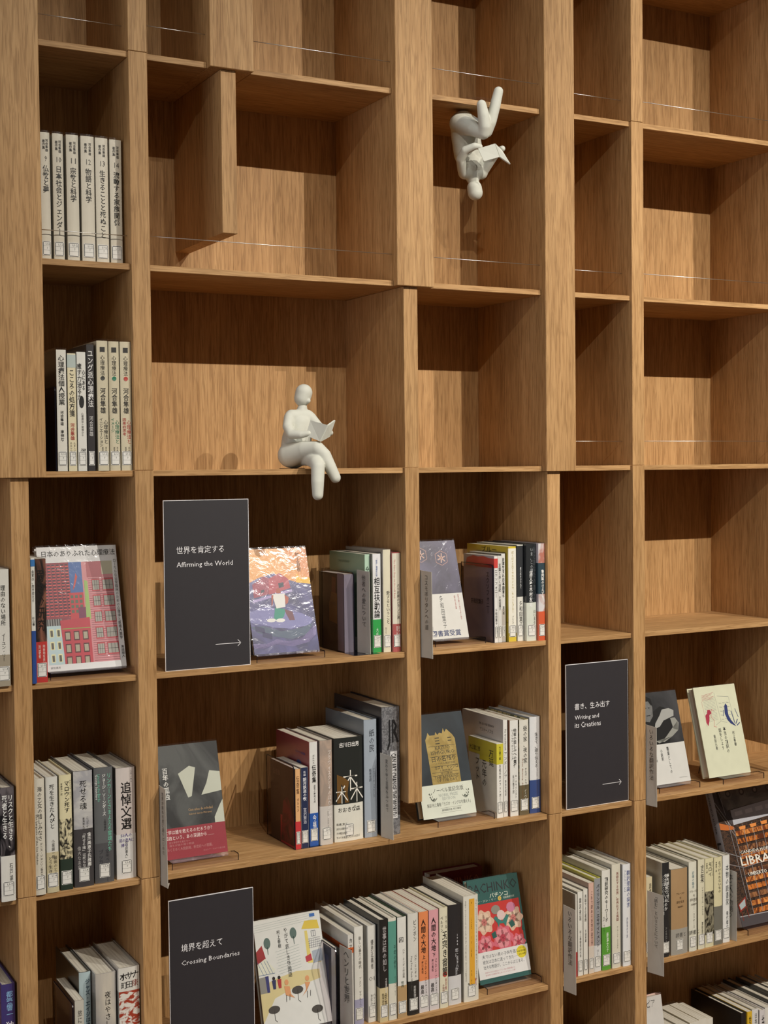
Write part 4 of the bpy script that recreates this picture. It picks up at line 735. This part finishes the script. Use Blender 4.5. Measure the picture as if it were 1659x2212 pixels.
def art_library(A, d, h):
    P = lambda pts: pts
    A.polys([[(0, 0), (d, 0), (d, h), (0, h)]], mottled('reading_room', '1c1614', '5a4030', 140, (1, 1, 3)))
    A.polys([[(22, 272), (d, 290), (d, h), (0, h), (0, 318)]], mottled('grey_vault', '5e5650', '827a72', 14))
    for cx in (48, 92, 136, 180): A.polys([ell(cx, 312, 9, 9, 10)], '453e3a'); A.polys([ell(cx, 312, 5, 5, 8)], '8c847a')
    A.polys([[(44, 236), (d, 252), (d, 290), (44, 272)]], 'b9bac2'); A.polys([[(56 + 34 * k, 256 + 2 * k), (80 + 34 * k, 258 + 2 * k), (80 + 34 * k, 268 + 2 * k), (56 + 34 * k, 266 + 2 * k)] for k in range(5)], 'd8d8de')
    A.polys([[(0, 318), (8, 318), (46, 252), (40, 236), (0, 288)]], '4a4446'); A.polys([[(10, 330), (22, 330), (24, 276), (14, 290)]], '2c2422')
    A.polys([line(0, 296, 48, 212, 1.6), line(0, 282, 44, 206, 1), line(18, 330, 26, 262, 1.2)], 'a8a6aa')
    A.polys([[(0, 246), (26, 238), (44, 232), (44, 226), (20, 226), (0, 230)]], 'c06a30')
    for k in range(11):
        y0 = 24 + 18.4 * k
        if k in (4, 5): pass
        A.polys([[(44, y0), (d, y0 + 8), (d, y0 + 20), (44, y0 + 12.5)]], mottled('shelf_glow%d' % (k % 3), ('5c2c14', '7a3a18', '4a2a1c')[k % 3], ('d07a34', 'e0924a', '9c6a44')[k % 3], 95, (1, 1, .4)))
        A.polys([line(44, y0, d, y0 + 8, 1.6)], '2c1a14')
    A.polys([line(44 + 30 * j, 26 + j, 42 + 30 * j, 232 + j * 2, 1.5) for j in range(7)] + [line(0, 176, 40, 160, 1.6), line(40, 160, d, 176, 1.6), line(0, 148, 44, 134, 1.4), line(44, 134, d, 150, 1.4), line(28, 250, 34, 60, 1.4)], '8e8a8c')
    A.polys([[(60 + 36 * k, 222 + 2 * k), (78 + 36 * k, 223 + 2 * k), (80 + 36 * k, 231 + 2 * k), (58 + 36 * k, 230 + 2 * k)] for k in range(5)], 'e8924a')
    A.polys([[(0, 0), (d, 0), (d, 20), (0, 24)]], '4c4648'); A.polys([line(0, 24, d, 20, 2)], 'a8a4a6')
    A.polys([[(2, 52), (30, 68), (26, 44), (4, 34)]], '8a2e22'); A.polys([[(5, 51), (27, 63), (24, 46), (7, 39)]], 'a8b2b4'); A.polys([line(8, 34, 8, 14, 2), line(26, 44, 27, 18, 2)], '7a3024')
    A.text([('CANDIDA HÖFER', False, 45, 166, 104, 9, .01), ('LIBRARIES', False, 40, 138, 160, 21, .011), ('UMBERTO ECO', False, 54, 112, 92, 9, .01)], 'ece6da')
rt = face_out(2283, 2540, 40, RZ['r6'] + 13, 342, 26, 19, 'L', 'aeaab0', 'large face-out photo book of a library interior, lower right corner', art_library)
mb = MB(); text_mesh(mb, 'LIBRARIES', lambda u, v: (u, -2.6, v), False, 0, 200, 150, 14, rot=True, bold=.02); text_mesh(mb, 'CANDIDA HÖFER', lambda u, v: (u, -2.6, v), False, 0, 320, 100, 7, rot=True); mb.obj('title', paint('2c2c30'), rt)
def art_white(A, d, h):
    A.rects([(0, 0, d, h)], 'dad8d4'); A.text([('シェイクスピア', False, -.02 * d, .90 * h, .84 * d, 17)], '3a3838')
face_out(1962, 2076, 50, RZ['r7'] + 13, 238, 22, 10, 'R', 'd8b8ae', 'face-out white book cut off by the bottom edge', art_white, group=None)
# red book standing behind the flower cover
mt = Matrix.Translation(W(1648, 214, RZ['r6'] + .1)) @ Matrix.Rotation(math.radians(90), 4, 'Z')
rt = empty('book', None, 'dark red book standing upright in shadow behind the peony cover', 'book', None, mt)
book_parts(rt, 32, 216, 136, '6e1e1c', None, True, [], [], None, FILM)
mb = MB(); text_mesh(mb, 'PACHINKO', lambda u, v: (-16.4, 136 - u, v), False, 4, 172, 126, 28); mb.obj('title', paint('a8563a'), rt)
# ------------------------------------------------------------------ acrylic easels
def easel(x0, x1, zs, yl, yb, th, tilt, label, group='clear acrylic book easels'):
    root = empty('book_easel', W((x0 + x1) / 2, yl, zs), label, 'display stand', group)
    hw = (x1 - x0) / 2; t = math.radians(tilt); p0 = (0, 12.5); p1 = (yb - yl - 2, 12.5)
    p2 = (p1[0] + (th + 3) * math.cos(t), p1[1] - (th + 3) * math.sin(t)); p2 = (p2[0], max(p2[1], 3))
    p3 = (p2[0] + 125 * math.sin(t), p2[1] + 125 * math.cos(t)); p4 = (p3[0] + 34, 1.5)
    pts = [(0, 0), p0, p1, p2, p3, p4]
    for nm, a, b in (('front_lip', 0, 2), ('ledge', 2, 3), ('back_plate', 3, 4), ('rear_leg', 4, 5)):
        mb = MB(); eb = MB(); ec = MB()
        for i in range(a, b):
            (ya, za), (yc, zc) = pts[i], pts[i + 1]; l = math.hypot(yc - ya, zc - za); ny, nz = -(zc - za) / l * .9, (yc - ya) / l * .9
            w2 = hw if i < 3 else hw * .62
            for q, mbx, xa, xb in ((0, mb, -w2 + 1, w2 - 1), (1, eb, -w2, -w2 + .9), (1, ec, w2 - .9, w2)):
                mbx.prism([(ya - ny, za - nz), (ya + ny, za + nz), (yc + ny, zc + nz), (yc - ny, zc - nz)], 0, xa, xb)
        o = mb.obj(nm, ACRYL, root); eb.obj('polished_edge', EDGE, o); ec.obj('polished_edge', EDGE, o)
for x0, x1, row, yl, yb, th, ti, lab in (
    (627, 790, 'r4', 16, 34, 15, 14, 'acrylic easel under the red city cover'), (1028, 1174, 'r4', 22, 42, 17, 17, 'acrylic easel under the orange and indigo cover'),
    (1432, 1556, 'r4', 30, 52, 15, 16, 'acrylic easel under the plum cover'), (850, 984, 'r5', 20, 42, 16, 14.5, 'acrylic easel under the charcoal and crimson cover'),
    (1432, 1572, 'r5', 26, 50, 26, 16, 'acrylic easel under the gold tower cover'), (2016, 2137, 'r5', 22, 43, 12, 15, 'acrylic easel under the black and white portrait'),
    (2202, 2330, 'r5', 16, 37, 24, 15.5, 'acrylic easel under the pale cream cover'), (1046, 1180, 'r6', 14, 33, 16, 15, 'acrylic easel under the cafe drawing cover'),
    (1546, 1686, 'r6', 20, 43, 17, 14.3, 'acrylic easel under the peony cover'), (2280, 2500, 'r6', 18, 40, 26, 19, 'acrylic easel under the library photo book'),
    (1966, 2070, 'r7', 30, 50, 22, 10, 'acrylic easel under the white cover at the bottom')):
    easel(x0, x1, RZ[row], yl, yb, th, ti, lab)
# ------------------------------------------------------------------ smoked bookends
def bookend(x, row, y0, y1, h, label):
    root = empty('bookend', W(x, y0, RZ[row]), label, 'bookend', 'smoked acrylic bookends')
    d = y1 - y0; r = 8
    def outl(i): # rounded upper front corner
        return [(i, 0), (d, 0), (d, h - i)] + [(i + (r - i) - (r - i) * math.cos(math.radians(a)), h - i - (r - i) + (r - i) * math.sin(math.radians(a))) for a in (90, 67, 45, 22, 0)]
    mb = MB(); mb.prism(outl(1.5), 0, -.9, .9); mb.obj('side_plate', SMOKE, root)
    o, q = outl(0), outl(1.6); mb = MB(); n = len(o)
    for i in range(1, n):
        a, b, c, e = o[i], o[(i + 1) % n], q[(i + 1) % n], q[i]
        mb.add([(s, p[0], p[1]) for s in (-1, 1) for p in (a, b, c, e)], [(0, 1, 2, 3), (7, 6, 5, 4), (0, 4, 5, 1), (3, 2, 6, 7)])
    mb.obj('polished_edge', EDGE, root)
    mb = MB(); mb.box(1, 60, 0, d, -.0, .12); mb.obj('foot_plate', EDGE, root)
bookend(1231.5, 'r4', 6, 150, 166, 'smoked bookend beside the orange and indigo cover')
bookend(1571, 'r4', 22, 150, 166, 'smoked bookend beside the plum cover')
bookend(1105.5, 'r5', 26, 160, 166, 'smoked bookend left of the small orange-tan spine')
bookend(1184, 'r6', 8, 160, 166, 'smoked bookend beside the cafe drawing cover')
bookend(652, 'r6', -2, 130, 164, 'smoked bookend at the lower left corner')
bookend(640.5, 'r3', 0, 120, 150, 'smoked bookend at the left end of the eye-level books')
# ------------------------------------------------------------------ grey shelf dividers sticking out in front of the books
def divider(x, row, y0, y1, z1, z0, skew, text, label):
    root = empty('shelf_divider', W(x, y0, RZ[row]), label, 'divider', 'grey shelf dividers with titles')
    L = y0 - y1; n = 1.0
    mb = MB()
    A_, B_, C_, D_ = (0, 0, z1), (skew, -L, z1 - 2), (skew + 3, -L + 3, z0), (0, 0, z0)
    vs = [A_, B_, C_, D_]; mb.add([(a - n / 2, b, c) for a, b, c in vs] + [(a + n / 2, b, c) for a, b, c in vs], [(0, 1, 2, 3), (7, 6, 5, 4), (0, 4, 5, 1), (1, 5, 6, 2), (2, 6, 7, 3), (3, 7, 4, 0)])
    mb.obj('side_leaf', GREY, root)
    def place(u, v): return (skew * (u / L) - n / 2 - .12, -u, v)
    tm = MB(); text_mesh(tm, text, place, True, L * .55, z1 - 10, (z1 - z0) * .62, L * .42); tm.obj('title', paint('4c4a48'), root)
    if z0 < 0:   # folded bottom tucked back under the shelf board
        mb = MB(); mb.add([(0, 0, z0), (skew + 3, -L + 3, z0), (skew + 16, -2.5, z0 + 1), (16, 0, z0)], [(0, 1, 2), (0, 2, 3)])
        mb.add([(0, 0, z0 - .6), (skew + 3, -L + 3, z0 - .6), (skew + 16, -2.5, z0 + .4), (16, 0, z0 - .6)], [(2, 1, 0), (3, 2, 0)]); mb.obj('folded_foot', GREY, root)
    return root
divider(1259.5, 'r4', 46, 8, 168, .6, 8, '他者への愛について', 'grey divider beside the short dark book and green spine')
divider(1378, 'r4', -3, -43, 165, -12, 4, 'コスモポリタンへの道', 'grey divider in front of the plum cover')
divider(819, 'r5', -3, -36, 169, -16, 1, '世界が終わる前に語りはじめた', 'narrow grey divider in front of the charcoal cover')
divider(1297, 'r5', 24, -14, 172, .6, 6, '変わりゆく芸術をみつめて', 'grey divider against the oversized grey book')
divider(1956, 'r5', -3, -38, 169, -12, 3, 'いろいろな翻訳作法', 'grey divider in front of the black and white portrait')
divider(1204, 'r6', 32, -6, 165, .6, 8, 'ヘンリと世界', 'grey divider beside the cafe drawing cover')
divider(1726, 'r6', -7, -46, 172, -16, 3, 'いろいろな翻訳作法', 'grey divider at the left of the narrow shelf')
divider(1956, 'r6', -8, -52, 167, -18, 9, '「読む」ということについて', 'tilted grey divider in front of the short tan spine')
divider(2220, 'r6', 36, -2, 168, .6, 6, '本と人の物語り', 'grey divider left of the library photo book')
# ------------------------------------------------------------------ dark section signs
def sign(x0, row, y, h, label, texts, arrow):
    root = empty('section_sign', W(x0 + 85, y, RZ[row]), label, 'sign', 'dark section signs')
    w = 170; mb = MB(); mb.box(-w / 2 + 1, w / 2 - 1, -2.5, 0, 1, h - 1); mb.obj('panel', SIGN, root)
    mb = MB(); mb.box(-w / 2, w / 2, -2.3, .5, 0, 1.2); mb.box(-w / 2, w / 2, -2.3, .5, h - 1.2, h); mb.box(-w / 2, -w / 2 + 1.2, -2.3, .5, 1.2, h - 1.2); mb.box(w / 2 - 1.2, w / 2, -2.3, .5, 1.2, h - 1.2)
    mb.obj('white_edge', WHITE, root)
    mb = MB()
    for s, u, v, l, hh, b in texts: text_mesh(mb, s, lambda a, c: (a, -2.75, c), False, -w / 2 + u * w, h * (1 - v), l * w, hh, bold=b)
    mb.obj('title', WHITE, root)
    mb = MB(); a0, a1, v = arrow; xa, xb, z = -w / 2 + a0 * w, -w / 2 + a1 * w, h * (1 - v)
    for q in (line(xa, z, xb, z, 1.0), line(xb - 6, z + 6, xb, z, 1.0), line(xb - 6, z - 6, xb, z, 1.0)): mb.add([(a, -2.75, c) for a, c in q], [(0, 1, 2, 3)])
    mb.obj('arrow', WHITE, root)
sign(839, 'r4', 10, 317, 'dark sign reading Affirming the World', [('世界を肯定する', .145, .316, .555, 14, .0), ('Affirming the World', .145, .402, .655, 12, 0)], (.585, .885, .862))
sign(1748, 'r5', 12, 317, 'dark sign reading Writing and its Creations', [('書き、生み出す', .137, .318, .56, 14, .0), ('Writing and', .137, .395, .385, 12, 0), ('its Creations', .137, .443, .415, 12, 0)], (.575, .88, .86))
sign(836, 'r6', 6, 320, 'dark sign reading Crossing Boundaries', [('境界を超えて', .14, .315, .48, 15, .0), ('Crossing Boundaries', .14, .402, .685, 12, 0)], (.585, .885, .862))
# ------------------------------------------------------------------ white reading figurines
def blob(name, caps, root, mt, vox=1.3, sm=10):
    bm = bmesh.new()
    for c in caps:
        (x0, y0, z0, r0), (x1, y1, z1, r1) = c
        a, b = Vector((x0, y0, z0)), Vector((x1, y1, z1)); n = 40
        ax = (b - a); L = ax.length; q = (ax.normalized() if L > 1e-6 else Vector((0, 0, 1))).to_track_quat('Z', 'Y'); rings = []
        for k in range(13): th = math.radians(-90 + 7.5 * k); rings.append((r0 * math.sin(th), r0 * math.cos(th)))
        for k in range(13): th = math.radians(7.5 * k); rings.append((L + r1 * math.sin(th), r1 * math.cos(th)))
        vs = [[bm.verts.new(a + q @ Vector((max(rr, .01) * math.cos(2 * math.pi * i / n), max(rr, .01) * math.sin(2 * math.pi * i / n), zz))) for i in range(n)] for zz, rr in rings]
        for u, v in zip(vs, vs[1:]):
            for i in range(n): bm.faces.new((u[i], u[(i + 1) % n], v[(i + 1) % n], v[i]))
        bm.faces.new(vs[0][::-1]); bm.faces.new(vs[-1])
    bmesh.ops.scale(bm, vec=(.001,) * 3, verts=bm.verts); bmesh.ops.recalc_face_normals(bm, faces=bm.faces)
    me = bpy.data.meshes.new(name); bm.to_mesh(me); bm.free()
    o = bpy.data.objects.new(name, me); COL.objects.link(o)
    r = o.modifiers.new('r', 'REMESH'); r.mode = 'VOXEL'; r.voxel_size = vox / 1000
    s = o.modifiers.new('s', 'SMOOTH'); s.factor = .5; s.iterations = sm
    C.view_layer.update(); m2 = bpy.data.meshes.new_from_object(o.evaluated_get(C.evaluated_depsgraph_get()))
    o.modifiers.clear(); o.data = m2; m2.materials.clear(); m2.materials.append(mt); m2.polygons.foreach_set('use_smooth', [True] * len(m2.polygons))
    o.parent = root; return o
def open_book(root, P):
    # P: spine top, spine bottom, left page outer top/bottom, right page outer top/bottom
    mb = MB(); st, sb, lt, lb, rt_, rb = [Vector(p) for p in P]
    for a, b in ((lt, lb), (rt_, rb)):
        nrm = (a - st).cross(sb - st).normalized() * 1.6
        q = [st, a, b, sb]
        mid = (st + a) / 2 + nrm * .0; mb.add([tuple(v - nrm) for v in q] + [tuple(v + nrm) for v in q], [(0, 1, 2, 3), (7, 6, 5, 4), (0, 4, 5, 1), (1, 5, 6, 2), (2, 6, 7, 3), (3, 7, 4, 0)])
    return mb.obj('open_book', PLASTER, root)
root = empty('figurine', W(1122, 40, 0), 'white figurine seated cross-legged on the shelf edge reading a book', 'figurine')
def rel(o, pts): return [tuple(((x - o[0]), (y - o[1]), (z - o[2]), r)) for x, y, z, r in pts]
def chain(o, *pts): q = rel(o, pts); return list(zip(q, q[1:]))
O = (1122, 40, 0)
caps = chain(O, (1123, 46, 28, 27.5), (1126, 46, 58, 26), (1132, 43, 90, 22), (1134, 41, 101, 15)) + chain(O, (1131, 44, 30, 25), (1136, 44, 60, 23), (1138, 42, 92, 20)) \
    + chain(O, (1116, 40, 103, 13), (1150, 38, 103, 13)) + chain(O, (1137, 40, 106, 12), (1140, 40, 120, 9.5)) \
    + chain(O, (1111, 38, 101, 11), (1102, 28, 82, 10), (1103, 14, 67, 9.5), (1116, -2, 66, 8), (1128, -12, 68, 5.5)) \
    + chain(O, (1155, 36, 101, 11), (1163, 18, 84, 9), (1167, -6, 70, 8), (1170, -22, 69, 6)) \
    + chain(O, (1112, 38, 27, 25), (1126, 2, 36, 18), (1140, -24, 39, 14), (1150, -36, 26, 12.5), (1159, -42, 2, 12), (1168, -46, -18, 10.5)) \
    + chain(O, (1138, 38, 26, 20), (1136, 0, 20, 15), (1133, -34, 12, 13.5), (1131, -46, 2, 13.2), (1127, -52, -26, 12.4), (1126, -54, -50, 10.6))
blob('body', caps, root, PLASTER, 1.3, 16)
blob('head', chain(O, (1140, 40, 138.5, 16.2), (1143, 39, 149.5, 16.8)) + chain(O, (1143, 34, 137, 11), (1147, 28, 133, 5)), root, PLASTER, 1.1, 8)
open_book(root, [tuple(a - b for a, b in zip(p, O)) for p in ((1153, -46, 83), (1141, -36, 52), (1135, -8, 93), (1125, -8, 64), (1173, -36, 93), (1163, -32, 62))])
mb = MB(); mb.box(-22, 14, -16, 24, 0.1, 1.3); mb.obj('mount_plate', paint('5a4630', .3), root)
root = empty('figurine', W(1528, 40, 744), 'white figurine hanging upside down below the shelf reading a book', 'figurine')
O = (1528, 40, 744)
caps = chain(O, (1520, 46, 717, 26.5), (1522, 47, 688, 25.5), (1528, 46, 655, 26), (1533, 43, 630, 22)) + chain(O, (1534, 46, 706, 22), (1541, 46, 655, 24), (1544, 43, 630, 21)) \
    + chain(O, (1520, 40, 614, 14), (1560, 38, 616, 13)) + chain(O, (1540, 42, 610, 17), (1542, 40, 596, 11.5)) \
    + chain(O, (1513, 37, 618, 11), (1500, 24, 636, 9.5), (1501, 8, 651, 9), (1514, -8, 658, 7.5), (1524, -14, 657, 5.5)) \
    + chain(O, (1563, 35, 621, 11), (1570, 12, 641, 8.5), (1571, -8, 653, 7.5), (1573, -22, 656, 6.5)) \
    + chain(O, (1510, 40, 714, 23), (1516, 0, 696, 16), (1526, -24, 683, 13.5), (1524, -32, 694, 12.4), (1519, -35, 716, 11.8), (1514, -36, 736, 9.8)) \
    + chain(O, (1532, 38, 714, 20), (1534, 2, 700, 14), (1537, -18, 688, 12.5), (1541, -28, 706, 11.8), (1548, -34, 738, 11.2), (1554, -38, 767, 9.8))
blob('body', caps, root, PLASTER, 1.3, 16)
blob('head', chain(O, (1542, 38, 584, 15.4), (1544, 38, 574, 15.8)), root, PLASTER, 1.1, 5)
open_book(root, [tuple(a - b for a, b in zip(p, O)) for p in ((1549, -30, 662), (1558, -34, 635), (1519, -14, 652), (1529, -20, 626), (1566, -30, 650), (1577, -44, 620))])
mb = MB(); mb.prism([(40 * math.cos(i * math.pi / 12) + 18, 30 * math.sin(i * math.pi / 12) - 10) for i in range(24)], 2, 11.2, 19); mb.obj('mount_plate', ACRYL, root)
print('tris', sum(len(p.vertices) - 2 for o in SC.objects if o.type == 'MESH' for p in o.data.polygons), 'objects', len(SC.objects))
